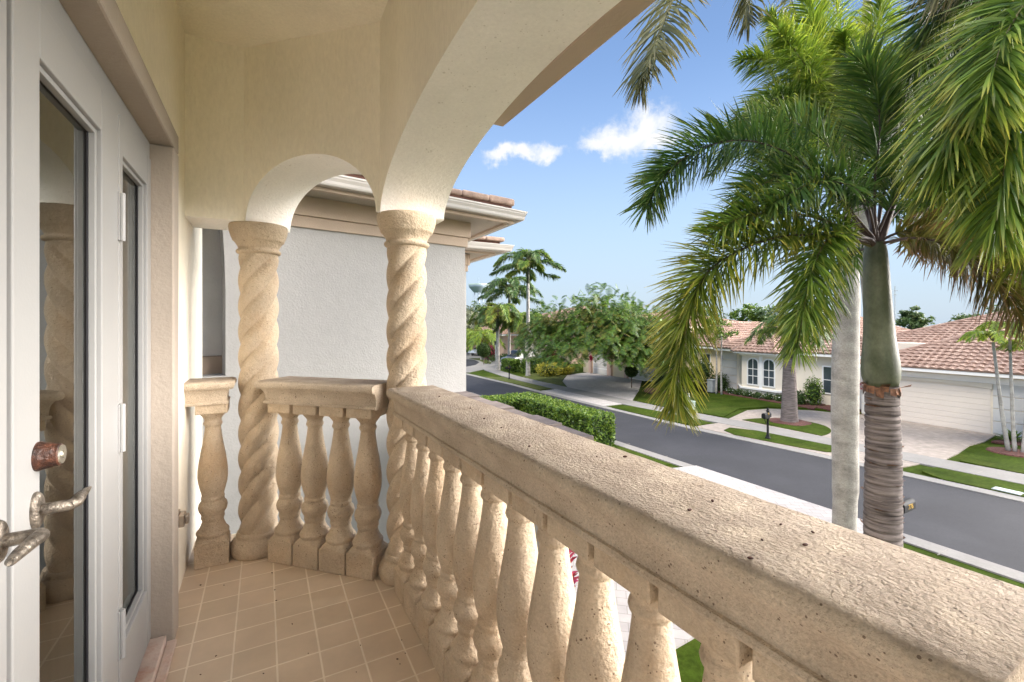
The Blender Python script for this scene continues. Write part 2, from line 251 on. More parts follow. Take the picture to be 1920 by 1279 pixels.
# ------------------------------------------------------------------ mesh helpers
class MB:
    def __init__(s): s.v = []; s.f = []; s.uv = {}; s.mi = {}
    def quad(s, *p):
        i = len(s.v); s.v += [tuple(q) for q in p]; s.f.append(tuple(range(i, i + len(p)))); return len(s.f) - 1
    def box(s, x0, x1, y0, y1, z0, z1, bv=0, xf=None):
        pts = [(x0, y0, z0), (x1, y0, z0), (x1, y1, z0), (x0, y1, z0), (x0, y0, z1), (x1, y0, z1), (x1, y1, z1), (x0, y1, z1)]
        if xf: pts = [xf(Vector(p)) for p in pts]
        i = len(s.v); s.v += [tuple(p) for p in pts]
        s.f += [tuple(i + k for k in q) for q in ((3, 2, 1, 0), (4, 5, 6, 7), (0, 1, 5, 4), (1, 2, 6, 5), (2, 3, 7, 6), (3, 0, 4, 7))]
    def prism(s, poly, z0, z1):
        n = len(poly); i = len(s.v)
        a = sum(poly[k][0] * poly[(k + 1) % n][1] - poly[(k + 1) % n][0] * poly[k][1] for k in range(n))
        if a < 0: poly = poly[::-1]
        s.v += [(p[0], p[1], z0) for p in poly] + [(p[0], p[1], z1) for p in poly]
        s.f.append(tuple(i + k for k in range(n))[::-1]); s.f.append(tuple(i + n + k for k in range(n)))
        for k in range(n): s.f.append((i + k, i + (k + 1) % n, i + n + (k + 1) % n, i + n + k))
    def lathe(s, prof, c=(0, 0, 0), n=24, cap=True, rf=None):
        i = len(s.v)
        for (z, r) in prof:
            for k in range(n):
                a = 2 * pi * k / n; rr = r if rf is None else rf(r, a, z)
                s.v.append((c[0] + rr * cos(a), c[1] + rr * sin(a), c[2] + z))
        for j in range(len(prof) - 1):
            for k in range(n):
                k2 = (k + 1) % n
                s.f.append((i + j * n + k, i + j * n + k2, i + (j + 1) * n + k2, i + (j + 1) * n + k))
        if cap:
            s.f.append(tuple(i + k for k in range(n))[::-1]); s.f.append(tuple(i + (len(prof) - 1) * n + k for k in range(n)))
    def tube(s, pts, rad, n=8, cap=True):
        pts = [Vector(p) for p in pts]; i = len(s.v); m = len(pts)
        if not isinstance(rad, (list, tuple)): rad = [rad] * m
        up = None
        for j, p in enumerate(pts):
            d = (pts[min(j + 1, m - 1)] - pts[max(j - 1, 0)]); d = d.normalized() if d.length > 1e-9 else Vector((0, 0, 1))
            if up is None: up = d.orthogonal().normalized()
            up = (up - d * up.dot(d)).normalized(); w = d.cross(up)
            for k in range(n):
                a = 2 * pi * k / n; s.v.append(tuple(p + (up * cos(a) + w * sin(a)) * rad[j]))
        for j in range(m - 1):
            for k in range(n):
                k2 = (k + 1) % n; s.f.append((i + j * n + k, i + j * n + k2, i + (j + 1) * n + k2, i + (j + 1) * n + k))
        if cap:
            s.f.append(tuple(i + k for k in range(n))[::-1]); s.f.append(tuple(i + (m - 1) * n + k for k in range(n)))
    def ball(s, c, r, seg=12, rings=8, sc=(1, 1, 1)):
        prof = [(-cos(pi * j / rings), max(.001, sin(pi * j / rings))) for j in range(rings + 1)]
        i = len(s.v)
        for z, q in prof:
            for k in range(seg):
                a = 2 * pi * k / seg; s.v.append((c[0] + r * q * cos(a) * sc[0], c[1] + r * q * sin(a) * sc[1], c[2] + r * z * sc[2]))
        for j in range(rings):
            for k in range(seg):
                k2 = (k + 1) % seg; s.f.append((i + j * seg + k, i + j * seg + k2, i + (j + 1) * seg + k2, i + (j + 1) * seg + k))
    def strip(s, pts, wdir, w, tone):
        # leaf blade along pts, half-widths w[], tone stored in uv.x, 0..1 along blade in uv.y
        i = len(s.v); m = len(pts)
        for j, p in enumerate(pts):
            o = wdir * w[j]; s.v.append(tuple(p - o)); s.v.append(tuple(p + o))
        for j in range(m - 1):
            s.f.append((i + 2 * j, i + 2 * j + 1, i + 2 * j + 3, i + 2 * j + 2))
            s.uv[len(s.f) - 1] = (tone, j / (m - 1), (j + 1) / (m - 1))
    def build(s, name, material, parent=None, smooth=False, bevel=0, seg=2, auto=None, sub=0):
        me = bpy.data.meshes.new(name); me.from_pydata(s.v, [], s.f)
        if s.uv:
            ul = me.uv_layers.new(name='UVMap'); d = ul.data
            for fi, (tn, a, b) in s.uv.items():
                p = me.polygons[fi]
                if p.loop_total == 4:
                    for q, yy in zip(p.loop_indices, (a, a, b, b)): d[q].uv = (tn, yy)
        me.materials.append(material)
        o = bpy.data.objects.new(name, me); COL.objects.link(o)
        if parent is not None: o.parent = parent
        if smooth:
            me.polygons.foreach_set('use_smooth', [True] * len(me.polygons))
            if auto: 
                bm = bmesh.new(); bm.from_mesh(me)
                for e in bm.edges:
                    if len(e.link_faces) == 2 and e.calc_face_angle(0) > radians(auto): e.smooth = False
                bm.to_mesh(me); bm.free()
        if bevel:
            md = o.modifiers.new('bevel', 'BEVEL'); md.width = bevel; md.segments = seg; md.limit_method = 'ANGLE'; md.angle_limit = radians(35)
        return o
def tag(o, label=None, cat=None, group=None, kind=None):
    if label: o['label'] = label
    if cat: o['category'] = cat
    if group: o['group'] = group
    if kind: o['kind'] = kind
    return o
def empty(name, loc=(0, 0, 0), rz=0):
    o = bpy.data.objects.new(name, None); COL.objects.link(o); o.location = loc; o.rotation_euler = (0, 0, rz); o.empty_display_size = .2
    return o
def copy_tree(o, parent=None):
    c = o.copy(); COL.objects.link(c); c.parent = parent
    for ch in list(o.children): copy_tree(ch, c)
    return c
def one_box(name, m, parent, *b, bevel=0):
    q = MB(); q.box(*b); return q.build(name, m, parent, bevel=bevel)
def structure(name, mb, m, smooth=False): return tag(mb.build(name, m, None, smooth), kind='structure')
FZ = 3.6       # balcony floor level
# ================================================================== GROUND
g = MB(); g.quad((-600, -600, 0), (600, -600, 0), (600, 600, 0), (-600, 600, 0)); structure('ground', g, M['grass'])
def flat(name, poly, z, m, th=.05):
    q = MB(); q.prism([tuple(p)[:2] for p in poly], z - th, z); return structure(name, q, m)
# the street runs along +Y between x 13.3 and 17.7, then bends away to the left beyond y 40
flat('road', [(13.3, -60), (18.9, -60), (18.6, 4), (18.2, 9.2), (17.65, 15), (17.45, 24), (17.4, 28.7), (17.5, 33), (17.2, 41.6), (15.5, 46), (11, 50), (5, 53), (-30, 55), (-30, 48), (3, 46), (9, 43), (12, 38), (13.1, 30)], .012, M['asphalt'])
def band(name, inner, outer, z, m, th=.06):
    return flat(name, list(inner) + list(outer)[::-1], z, m, th)
near_in = [(13.3, -60), (13.3, 5), (13.2, 11), (13.1, 15), (13.1, 30), (12, 38), (9, 43)]
near_out = [(12.82, -60), (12.82, 5), (12.75, 11), (12.65, 15), (12.65, 30), (11.6, 37.6), (8.7, 42.5)]
band('near_kerb', near_in, near_out, .035, M['concrete'])
far_in = [(18.9, -60), (18.6, 4), (18.2, 9.2), (17.65, 15), (17.45, 24), (17.4, 28.7), (17.5, 33), (17.2, 41.6), (15.5, 46), (11, 50)]
far_out = [(19.4, -60), (19.1, 4), (18.68, 9.2), (18.12, 15), (17.9, 24), (17.85, 28.7), (17.95, 33), (17.7, 41.9), (16.1, 46.5), (11.5, 50.8)]
band('far_kerb', far_in, far_out, .035, M['concrete'])
# far pavement and verge
walk_in = [(21.0, -60), (20.55, 4.9), (20.3, 9), (19.9, 15), (19.4, 20), (19.3, 28), (19.35, 33), (19.6, 38), (20.5, 44), (22.5, 50)]
walk_out = [(22.5, -60), (21.95, 4.9), (21.6, 9), (21.2, 15), (20.75, 20), (20.65, 28), (20.7, 33), (20.9, 37.5), (21.8, 43.4), (23.8, 49)]
band('pavement', walk_in, walk_out, .05, M['concrete'])
# far driveways
flat('circular_driveway', [(18.15, 15.2), (19.95, 15.2), (21.25, 15.6), (24.2, 16.6), (25.8, 16.3), (27.4, 14.8), (28.2, 12.9), (28.6, 13.2), (28.6, 7.7), (26.6, 7.5), (25.2, 7.55), (23.3, 7.3), (21.8, 7.2), (20.4, 7.4), (18.75, 7.6), (18.6, 10)], .040, M['pavers_tan'])
flat('middle_driveway', [(17.9, 28.6), (17.9, 21.6), (19.45, 21.6), (20.75, 22.2), (24.5, 25.5), (28.7, 29.5), (28.6, 37), (25.6, 36.2), (22.5, 32.5), (20.7, 29.2), (19.4, 28.8)], .040, M['pavers'])
def gpoly(*uv): return [GP(u, v) for u, v in uv]
flat('corner_driveway', gpoly((840, 661), (903, 661), (914, 668), (935, 672), (947, 679), (951, 686), (951, 690.5), (905, 693.6), (880, 699), (850, 699)), .041, M['concrete'])
flat('far_road', gpoly((845, 674), (872, 674.5), (890, 675.8), (899, 680), (892, 685), (872, 688.6), (845, 690)), .053, M['asphalt'])
flat('far_verge', gpoly((879, 672.8), (900, 672.4), (913, 676), (921.5, 680.5), (920, 683), (909, 682.5), (899, 676.5)), .060, M['drygrass'])
flat('far_lawn', gpoly((900, 671.2), (930, 674), (946, 679.6), (960, 679.6), (960, 671), (912, 668.5)), .060, M['drygrass'])
def lawn(name, poly, m=None, z=.062): return flat(name, poly, z, m or M['grass'])
lawn('verge', [(18.55, 15.3), (18.2, 15.9), (18.0, 18), (17.95, 20.9), (18.3, 21.3), (19.2, 21), (19.4, 19.6), (19.75, 16.2), (19.4, 15.3)])
lawn('verge_by_driveway', [(19.0, 9.75), (18.75, 10.6), (18.35, 13.2), (18.7, 14.0), (19.4, 14.2), (19.95, 13.2), (20.2, 10.0), (19.6, 9.4)])
lawn('verge_right', [(19.3, 6.95), (18.93, 6.3), (19.11, 4), (19.41, -60), (20.95, -60), (20.5, 4), (20.3, 6.9), (19.8, 7.1)])
lawn('verge_left', [(18.05, 29.0), (18.15, 33), (17.8, 37.3), (17.9, 38.6), (19.2, 37.3), (19.2, 32), (19.15, 29.2)], M['drygrass'])
isl = []
for k in range(20):
    a = pi * k / 19; isl.append((21.55 + 2.5 * sin(a) , 13.15 + 1.9 * cos(a)))
lawn('driveway_island', isl)
lawn('front_lawn_left', [(20.75, 29.4), (20.8, 34.8), (21.1, 37.1), (23.0, 38.6), (27, 41.2), (28, 38), (25.4, 36.0), (22.6, 32.8)], M['drygrass'])
lawn('front_lawn_middle', [(20.85, 21.9), (21.0, 18.6), (21.35, 16.0), (24.2, 17.1), (26.3, 16.6), (27.9, 15.1), (28.8, 13.1), (33, 13), (40, 24), (34, 29.5), (28.8, 29.2), (24.7, 25.2)])
lawn('front_lawn_right', [(22.0, 6.85), (25.1, 7.15), (25.9, 7.15), (27.3, 6.4), (28.3, 6.2), (28.3, -30), (22.6, -30), (22.0, 4.9)])
# our side: driveway of pale pavers
flat('near_driveway', [(-.4, 4.6), (13.3, 4.6 + .9), (13.25, 11.0), (9.5, 11.8), (6.5, 13), (-.4, 14)], .041, M['pavers_pale'])
lawn('near_verge', [(11.6, 11.7), (12.6, 11.5), (12.55, 38), (11.3, 38)], z=.05)
# pavement joints
q = MB()
for yy in range(-8, 40, 2):
    q.box(12.70, 13.26, yy + .3, yy + .32, .030, .0385)
    q.box(18.1 if yy > 10 else 18.72, 18.4 if yy > 10 else 19.0, yy + .3, yy + .32, .030, .0385)
    xin = 20.55 if yy < 6 else 19.95 if yy < 16 else 19.4
    q.box(xin + .1, xin + 1.2, yy, yy + .02, .045, .0535)
structure('paving_joints', q, mat('joint_dark', (.28, .26, .23), .9))
# ================================================================== OUR HOUSE
house = tag(empty('house', (-.6, 1.0, FZ)), 'cream stucco house with french doors, arches and vaulted balcony corner we stand on', 'house')
def HM(mb, name, m, parent=house, **k):
    mb.v = [(x + .6, y - 1.0, z - FZ) for x, y, z in mb.v] if parent is house else mb.v
    return mb.build(name, m, parent, **k)
T = .36
CEIL = FZ + 3.02
# the wall beside the doors
q = MB(); q.box(-.70, -.39, 2.60, 3.95, 0, CEIL); q.box(-.70, -.39, -2.5, 2.60, FZ + 2.26, CEIL)
q.box(-6, -.70, 2.6, 3.95, 0, CEIL + .5); HM(q, 'wall', M['cream'])
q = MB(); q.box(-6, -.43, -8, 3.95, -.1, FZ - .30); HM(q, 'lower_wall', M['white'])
q = MB(); q.box(-1.7, 1.55, -1.9, 4.0, CEIL + .10, CEIL + .42); q.box(-6, -.70, -8, 4.0, CEIL + .52, CEIL + .9); HM(q, 'roof', M['tile_brown'])
q = MB(); q.box(-1.0, .56, -1.7, 3.15, CEIL, CEIL + .08); HM(q, 'ceiling', M['cream'])
# tan surround of the doorway: reveal and raised band
q = MB(); q.box(-.46, -.345, 2.465, 2.585, FZ, FZ + 2.171); q.box(-.46, -.345, -2.5, 2.585, FZ + 2.171, FZ + 2.259)
HM(q, 'door_surround', M['tantrim'], bevel=.008)
q = MB(); q.box(-.46, -.372, -2.5, 2.462, FZ + .004, FZ + .05); q.box(-.371, -.335, -2.5, 2.462, FZ + .004, FZ + .022); HM(q, 'threshold', M['rust'], bevel=.004)
q = MB(); q.box(-.9, -.62, -2.5, 2.59, FZ - .1, FZ + 2.3); HM(q, 'curtain', M['curtain'])
# arch header walls: polyline of inner faces
P0, P1, P2, P3 = Vector((-.39, 3.126)), Vector((-.105, 3.126)), Vector((.548, 2.506)), Vector((.548, -1.6))
def miter(a, b, c, off):
    d1 = (b - a).normalized(); d2 = (c - b).normalized()
    n1 = Vector((-d1.y, d1.x)); n2 = Vector((-d2.y, d2.x))
    if n1.dot(Vector((1, 1))) < 0: n1 = -n1
    if n2.dot(Vector((1, 1))) < 0: n2 = -n2
    bis = (n1 + n2).normalized(); return b + bis * (off / bis.dot(n1))
O0 = P0 + Vector((0, T)); O1 = miter(P0, P1, P2, T); O2 = miter(P1, P2, P3, T); O3 = P3 + Vector((T, 0))
def header(name, A, B, OA, OB, under, top=CEIL - .0, soff=None):
    """under: list of (s, z) soffit points from 0..L ; faces inner, outer, soffit"""
    d = (B - A).normalized(); L = (B - A).length; od = (OB - OA); oL = od.length; od.normalize()
    n = Vector((-d.y, d.x)); n = n if n.dot(Vector((1, 1))) > 0 else -n
    inn = MB(); s_ = MB()
    pi_, po = [], []
    for s, z in under:
        a = A + d * s
        if s <= 1e-6: b = OA.copy()
        elif s >= L - 1e-6: b = OB.copy()
        else: b = a + n * T
        pi_.append((a, z)); po.append((b, z))
    for k in range(len(under) - 1):
        (a, z1), (b, z2) = pi_[k], pi_[k + 1]; (c, _), (e, _) = po[k], po[k + 1]
        inn.quad((a.x, a.y, z1), (b.x, b.y, z2), (b.x, b.y, top + .1), (a.x, a.y, top + .1))
        inn.quad((e.x, e.y, z2), (c.x, c.y, z1), (c.x, c.y, top + .1), (e.x, e.y, top + .1))
        inn.quad((a.x, a.y, top + .1), (b.x, b.y, top + .1), (e.x, e.y, top + .1), (c.x, c.y, top + .1))
        s_.quad((a.x, a.y, z1), (c.x, c.y, z1), (e.x, e.y, z2), (b.x, b.y, z2))
    for mb in (inn, s_): mb.v = [(x + .6, y - 1.0, z - FZ) for x, y, z in mb.v]
    bm = None
    o1 = inn.build('arch_wall', M['cream'], house); o2 = s_.build('arch_soffit', M['pale'], house)
    for o in (o1, o2):
        b = bmesh.new(); b.from_mesh(o.data); bmesh.ops.remove_doubles(b, verts=b.verts, dist=1e-4); bmesh.ops.recalc_face_normals(b, faces=b.faces); b.to_mesh(o.data); b.free()
    o2.data.polygons.foreach_set('use_smooth', [True] * len(o2.data.polygons))
    return o1, o2
Z0 = FZ + 2.0
header('a', P0, P1, O0, O1, [(0, Z0), ((P1 - P0).length, Z0)])
L12 = (P2 - P1).length
pts = [(0, Z0), (.013, Z0)] + [(.445 - .431 * cos(pi * k / 28), Z0 + .352 * sin(pi * k / 28)) for k in range(1, 28)] + [(.876, Z0), (L12, Z0)]
header('b', P1, P2, O1, O2, pts)
pts = [(0, Z0 - .01), (.006, Z0 - .01)]
for k in range(1, 60):
    a = pi * k / 60; pts.append((1.236 - 1.23 * cos(a), Z0 - .01 + .35 * abs(sin(a)) ** 1.08))
pts += [(2.466, Z0 - .01), (2.9, Z0 - .01)]
pts += [(4.1, Z0 - .01)]
header('c', P2, P3, O2, O3, pts)
q = MB(); q.box(.908, 1.0, -1.6, 1.94, FZ + 2.333, FZ + 2.60); HM(q, 'outer_band', M['tanband'], bevel=.004)
q = MB()
q.prism([(-.46, -2.5), (.95, -2.5), (.95, 2.70), (.02, 3.56), (-.39, 3.56), (-.46, 3.5)], FZ - .28, FZ)
tag(q.build('balcony_floor', M['tilefloor']), kind='structure')
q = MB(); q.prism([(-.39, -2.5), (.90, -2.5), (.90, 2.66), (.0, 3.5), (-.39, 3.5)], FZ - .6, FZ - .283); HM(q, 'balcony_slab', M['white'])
# ---- french doors
DX = -.426
def HL(x, y, z): return (x + .6, y - 1.0, z - FZ)
def door_leaf(y0, y1, gy0, gy1, ztop, zb=FZ + .055, gz0=FZ + .29, gz1=FZ + 1.975, name='door'):
    f = MB(); x0, x1 = DX - .045, DX
    f.box(x0, x1, y0, gy0, zb, ztop); f.box(x0, x1, gy1, y1, zb, ztop)
    f.box(x0, x1 - .0005, gy0, gy1, gz1, ztop); f.box(x0, x1 - .0005, gy0, gy1, zb, gz0)
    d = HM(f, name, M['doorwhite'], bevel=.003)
    b = MB(); e = .014
    b.box(x1 - .03, x1 - .012, gy0, gy0 + e, gz0, gz1); b.box(x1 - .03, x1 - .012, gy1 - e, gy1, gz0, gz1)
    b.box(x1 - .03, x1 - .0125, gy0 + e, gy1 - e, gz0, gz0 + e); b.box(x1 - .03, x1 - .0125, gy0 + e, gy1 - e, gz1 - e, gz1)
    b.v = [HL(*p) for p in b.v]; b.build('glazing_bead', M['doorwhite'], d, bevel=.002)
    b = MB(); o = .0145; w = .005
    b.box(x1 - .031, x1 - .027, gy0 + o, gy0 + o + w, gz0 + e, gz1 - e); b.box(x1 - .031, x1 - .027, gy1 - o - w, gy1 - o, gz0 + e, gz1 - e); b.box(x1 - .031, x1 - .0275, gy0 + o + w, gy1 - o - w, gz0 + e, gz0 + e + w)
    b.v = [HL(*p) for p in b.v]; b.build('gasket', M['gasket'], d)
    p = MB(); p.quad((x1 - .032, gy0, gz0), (x1 - .032, gy1, gz0), (x1 - .032, gy1, gz1), (x1 - .032, gy0, gz1)); p.v = [HL(*a) for a in p.v]
    p.build('pane', M['glass'], d); return d
tag(door_leaf(.40, 1.214, .53, 1.09, FZ + 2.10), 'near white door leaf with lever handle')
d2 = tag(door_leaf(1.236, 1.965, 1.358, 1.79, FZ + 2.10), 'white door leaf with rusty deadbolt')
d3 = tag(door_leaf(1.975, 2.464, 2.02, 2.395, FZ + 2.10, name='sidelight'), 'fixed narrow glazed sidelight')
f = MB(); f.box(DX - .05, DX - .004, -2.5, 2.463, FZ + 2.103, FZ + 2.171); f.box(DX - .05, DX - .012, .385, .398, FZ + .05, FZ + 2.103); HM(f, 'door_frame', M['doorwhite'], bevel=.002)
f = MB(); f.box(DX - .04, DX - .022, 1.2145, 1.2355, FZ + .055, FZ + 2.1); HM(f, 'gap_shade', M['gasket'])  # black strip for the dark gap between leaves, shade put in as colour
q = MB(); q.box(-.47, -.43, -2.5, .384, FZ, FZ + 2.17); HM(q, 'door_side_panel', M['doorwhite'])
for z in (.34, 1.03, 1.735):
    h = MB(); h.box(DX - .002, DX + .004, 1.955, 1.990, FZ + z - .06, FZ + z + .10)
    h.lathe([(-.06, .0095), (.10, .0095)], (DX + .008, 1.972, FZ + z), 12)
    h.v = [HL(*p) for p in h.v]; h.build('hinge', M['doorwhite'], d2, bevel=.001)
k = MB()   # deadbolt: flaring cylinder pointing +X
prof = [(0, .031), (.004, .0315), (.01, .029), (.03, .0245), (.036, .024), (.038, .021)]
kk = MB(); kk.lathe(prof, (0, 0, 0), 24); k.v = [HL(DX + z, 1.345 + x, FZ + 1.115 + y) for x, y, z in kk.v]; k.f = kk.f; k.build('deadbolt', M['rustlock'], d2, smooth=True, auto=50)
k = MB(); kk = MB(); kk.lathe([(0, .0205), (.003, .0195)], (0, 0, 0), 20); kk.lathe([(.003, .009), (.006, .008)], (0, 0, 0), 14)
k.v = [HL(DX + .038 + z, 1.345 + x, FZ + 1.115 + y) for x, y, z in kk.v]; k.f = kk.f; k.build('lock_face', M['lockface'], d2)
def lever(y, z, sgn, parent):
    m = MB(); kk = MB(); kk.lathe([(0, .036), (.004, .038), (.010, .034), (.012, .03)], (0, 0, 0), 24)
    m.v = [(DX + c, y + a * .62, z + b * 1.05) for a, b, c in kk.v]; m.f = kk.f
    m.tube([(DX + .01, y, z), (DX + .055, y, z + .002), (DX + .062, y + .004 * sgn, z + .003)], [.0125, .0115, .011], 12)
    pts = [(DX + .058, y - .006 * sgn, z + .002), (DX + .064, y + .012 * sgn, z + .004), (DX + .062, y + .04 * sgn, z + .004), (DX + .055, y + .075 * sgn, z - .001), (DX + .056, y + .105 * sgn, z - .001), (DX + .06, y + .12 * sgn, z + .002)]
    m.tube(pts, [.008, .0125, .0115, .010, .0075, .003], 12)
    m.v = [HL(*p) for p in m.v]; m.build('lever_handle', M['bronze'], parent, smooth=True, auto=60)
doors = [o for o in house.children if o.name.startswith('door') and 'leaf' in (o.get('label') or '')]
lever(1.328, FZ + 1.005, 1, d2); lever(1.17, FZ + 1.005, -1, doors[0])
q = MB(); kk = MB(); kk.lathe([(0, .013), (.001, .013)], (0, 0, 0), 20)
q.v = [HL(DX - .0305 + c, 1.366 + a * .8, FZ + 1.45 + b) for a, b, c in kk.v]; q.f = kk.f; q.build('sticker', M['blueseal'], d2)
# ---- door catch on the wall
dc = tag(empty('door_catch', (-.39, 2.86, FZ + .40)), 'small weathered metal door holder on the wall beside the lone baluster', 'door catch')
q = MB(); q.box(0, .010, -.045, .045, -.04, .04); q.build('back_plate', M['chrome'], dc, bevel=.003)
q = MB(); q.box(.010, .036, -.034, .034, -.032, .032); q.box(.036, .052, -.022, .022, -.022, .022); q.build('catch_body', M['chrome'], dc, bevel=.006)
# ================================================================== TWISTED COLUMNS
def make_column():
    e = empty('twisted_column')
    tag(e, 'x', 'column', 'twisted stone columns of the balcony')
    sh = MB(); n = 64; prof = [(.115 + i * (1.835 - .115) / 190, .111) for i in range(191)]
    def rf(r, a, z):
        P = .62
        end = min(1, (z - .115) / .05, (1.835 - z) / .05); end = max(.0, end)
        return r * (1 - (.27 - .27 * abs(cos(2 * (a - 2 * pi * z / P))) ** .62) * end - .05 * (1 - end))
    sh.lathe(prof, n=n, rf=rf); sh.build('shaft', M['stone'], e, smooth=True)
    b = MB(); b.lathe([(0, .142), (.012, .150), (.04, .156), (.07, .152), (.092, .136), (.10, .122), (.108, .119), (.118, .122), (.130, .118), (.136, .104)], n=40); b.build('base', M['stone'], e, smooth=True)
    c = MB(); c.lathe([(1.822, .104), (1.828, .120), (1.838, .125), (1.848, .121), (1.853, .111), (1.862, .112), (1.885, .124), (1.900, .136), (1.904, .142), (1.912, .144), (1.93, .151), (1.96, .160), (1.985, .163), (1.999, .160)], n=40)
    c.build('capital', M['stone'], e, smooth=True); return e
c0 = make_column()
cspots = [((-.028, 3.245), 'twisted stone column at the far corner, between the lone baluster and the short angled railing'),
          ((.705, 2.545), 'twisted stone column where the angled railing meets the long railing'),
          ((.72, -.05), 'twisted stone column at the near end of the long railing')]
for i, ((x, y), lab) in enumerate(cspots):
    c = c0 if i == 0 else copy_tree(c0)
    c.location = (x, y, FZ - .001); c['label'] = lab; c.rotation_euler = (0, 0, (0.5, .2, 0)[i])
# ================================================================== BALUSTRADES
BP = [(.128, .0845), (.138, .0830), (.148, .0800), (.156, .0770), (.160, .0790), (.168, .0835), (.178, .0835), (.186, .0790), (.190, .0730), (.200, .0680), (.215, .0610), (.230, .0560), (.245, .0535), (.252, .058), (.262, .060), (.272, .057), (.282, .060), (.300, .070), (.322, .0745), (.342, .070), (.357, .060), (.364, .057), (.372, .060), (.380, .059), (.386, .055), (.40, .057),
      (.425, .064), (.46, .072), (.50, .0765), (.54, .0755), (.59, .070), (.64, .062), (.69, .053), (.74, .0455), (.78, .0405), (.795, .040), (.800, .046), (.810, .0485), (.820, .046), (.826, .042), (.838, .044), (.850, .052), (.862, .062), (.870, .067), (.8785, .068)]
def make_baluster():
    m = MB(); h = .0845
    m.box(-h, h, -h, h, 0, .128)
    def rf(r_, a, z):
        k = max(0, min(1, (.158 - z) / .030)); return r_ * (1 + k * (min(1.36, 1 / max(abs(cos(a)), abs(sin(a)))) - 1))
    me = MB(); me.lathe(BP, n=48, rf=rf)
    o = len(m.v); m.v += me.v; m.f += [tuple(i + o for i in f_) for f_ in me.f]
    o = len(m.v)
    m.box(-.079, .079, -.0905, .0905, .877, .9305)
    ob = m.build('baluster', M['stone'], None, smooth=True, auto=38, bevel=.006)
    return ob
CAPP = [(-.093, .930), (-.101, .932), (-.104, .940), (-.101, .948), (-.094, .950), (-.094, .962), (-.096, .985), (-.101, 1.002), (-.108, 1.012), (-.110, 1.019), (-.123, 1.020), (-.130, 1.026), (-.134, 1.036), (-.135, 1.046), (-.132, 1.056), (-.125, 1.063), (-.114, 1.067)]
def cap_mesh(L, ret0=False, ret1=False, step=.04, jitter=.0):
    """rail cap along +X from 0 to L, cross-section in Y/Z; returned (mitred) moulding ends"""
    prof = CAPP + [(-y, z) for y, z in CAPP[::-1]]
    m = MB(); n = len(prof); xs = [0]
    while xs[-1] < L - step * .6: xs.append(xs[-1] + step)
    xs[-1] = L
    K = len(xs)
    for j, x in enumerate(xs):
        for (y, z) in prof:
            xx = x; e = abs(y) - .093
            if j == 0 and ret0: xx = -e
            if j == K - 1 and ret1: xx = L + e
            p = Vector((xx, y, z)); nn = noise.noise(p * 14) * jitter + noise.noise(p * 45) * jitter * .5
            m.v.append((xx, y + (1 if y > 0 else -1) * nn, z + nn * (.5 if z > 1.0 else 0)))
    for j in range(K - 1):
        for k in range(n - 1):
            m.f.append((j * n + k, (j + 1) * n + k, (j + 1) * n + k + 1, j * n + k + 1))
        m.f.append((j * n + n - 1, (j + 1) * n + n - 1, (j + 1) * n, j * n))
    h = len(prof) // 2
    for j, rv in ((0, 0), (K - 1, 1)):
        if (ret0 if j == 0 else ret1):
            for k in range(h - 1):
                q_ = (j * n + k, j * n + k + 1, j * n + n - 2 - k, j * n + n - 1 - k); m.f.append(q_ if j == 0 else q_[::-1])
        else:
            idx = tuple(j * n + k for k in range(n)); m.f.append(idx if j == 0 else idx[::-1])
    return m
def balustrade(org, ang, L, poss, ret0, ret1, label, jit=.0015, capstart=0, caprow=None):
    e = empty('stone_balustrade', (org[0], org[1], FZ), ang)
    tag(e, label, 'balustrade')
    cm = cap_mesh(L, ret0, ret1, .03, jit); cm.v = [(x + capstart, y, z) for x, y, z in cm.v]
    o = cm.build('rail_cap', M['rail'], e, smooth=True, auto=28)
    for i, x in enumerate(poss):
        b = bal0 if not bal0.get('used') else bal0.copy()
        if b is not bal0: COL.objects.link(b)
        b['used'] = 1; b.parent = e; b.location = (x, 0, .001); b.rotation_euler = (0, 0, (i % 2) * pi)
    return e
bal0 = make_baluster()
# long railing along the street side: from col 2 towards us (slightly skewed)
A = Vector((.682, 2.36)); B = Vector((.722, .16)); d = B - A
ang = atan2(d.y, d.x)
balustrade(A, ang, d.length, [.045 + .179 * i for i in range(12)], False, False, 'long weathered stone balustrade running along the street side towards the camera', .002)
# angled railing between the two columns
a0 = Vector((.012, 3.047)); dd = (Vector((.518, 2.543)) - a0).normalized(); nn_ = Vector((-dd.y, dd.x)); nn_ = nn_ if nn_.y > 0 else -nn_
o_ = a0 + nn_ * .088
balustrade(o_, atan2(dd.y, dd.x), .74, [.0885 + .179 * i for i in range(4)], True, False, 'short four-baluster stone balustrade set at an angle between two twisted columns', .002, capstart=0)
# lone baluster section by the wall
balustrade(Vector((-.392, 3.222)), 0, .20, [.127], False, True, 'single stone baluster with its own cap between wall and far column', .002)
for o in list(COL.objects):
    if 'used' in o.keys(): del o['used']
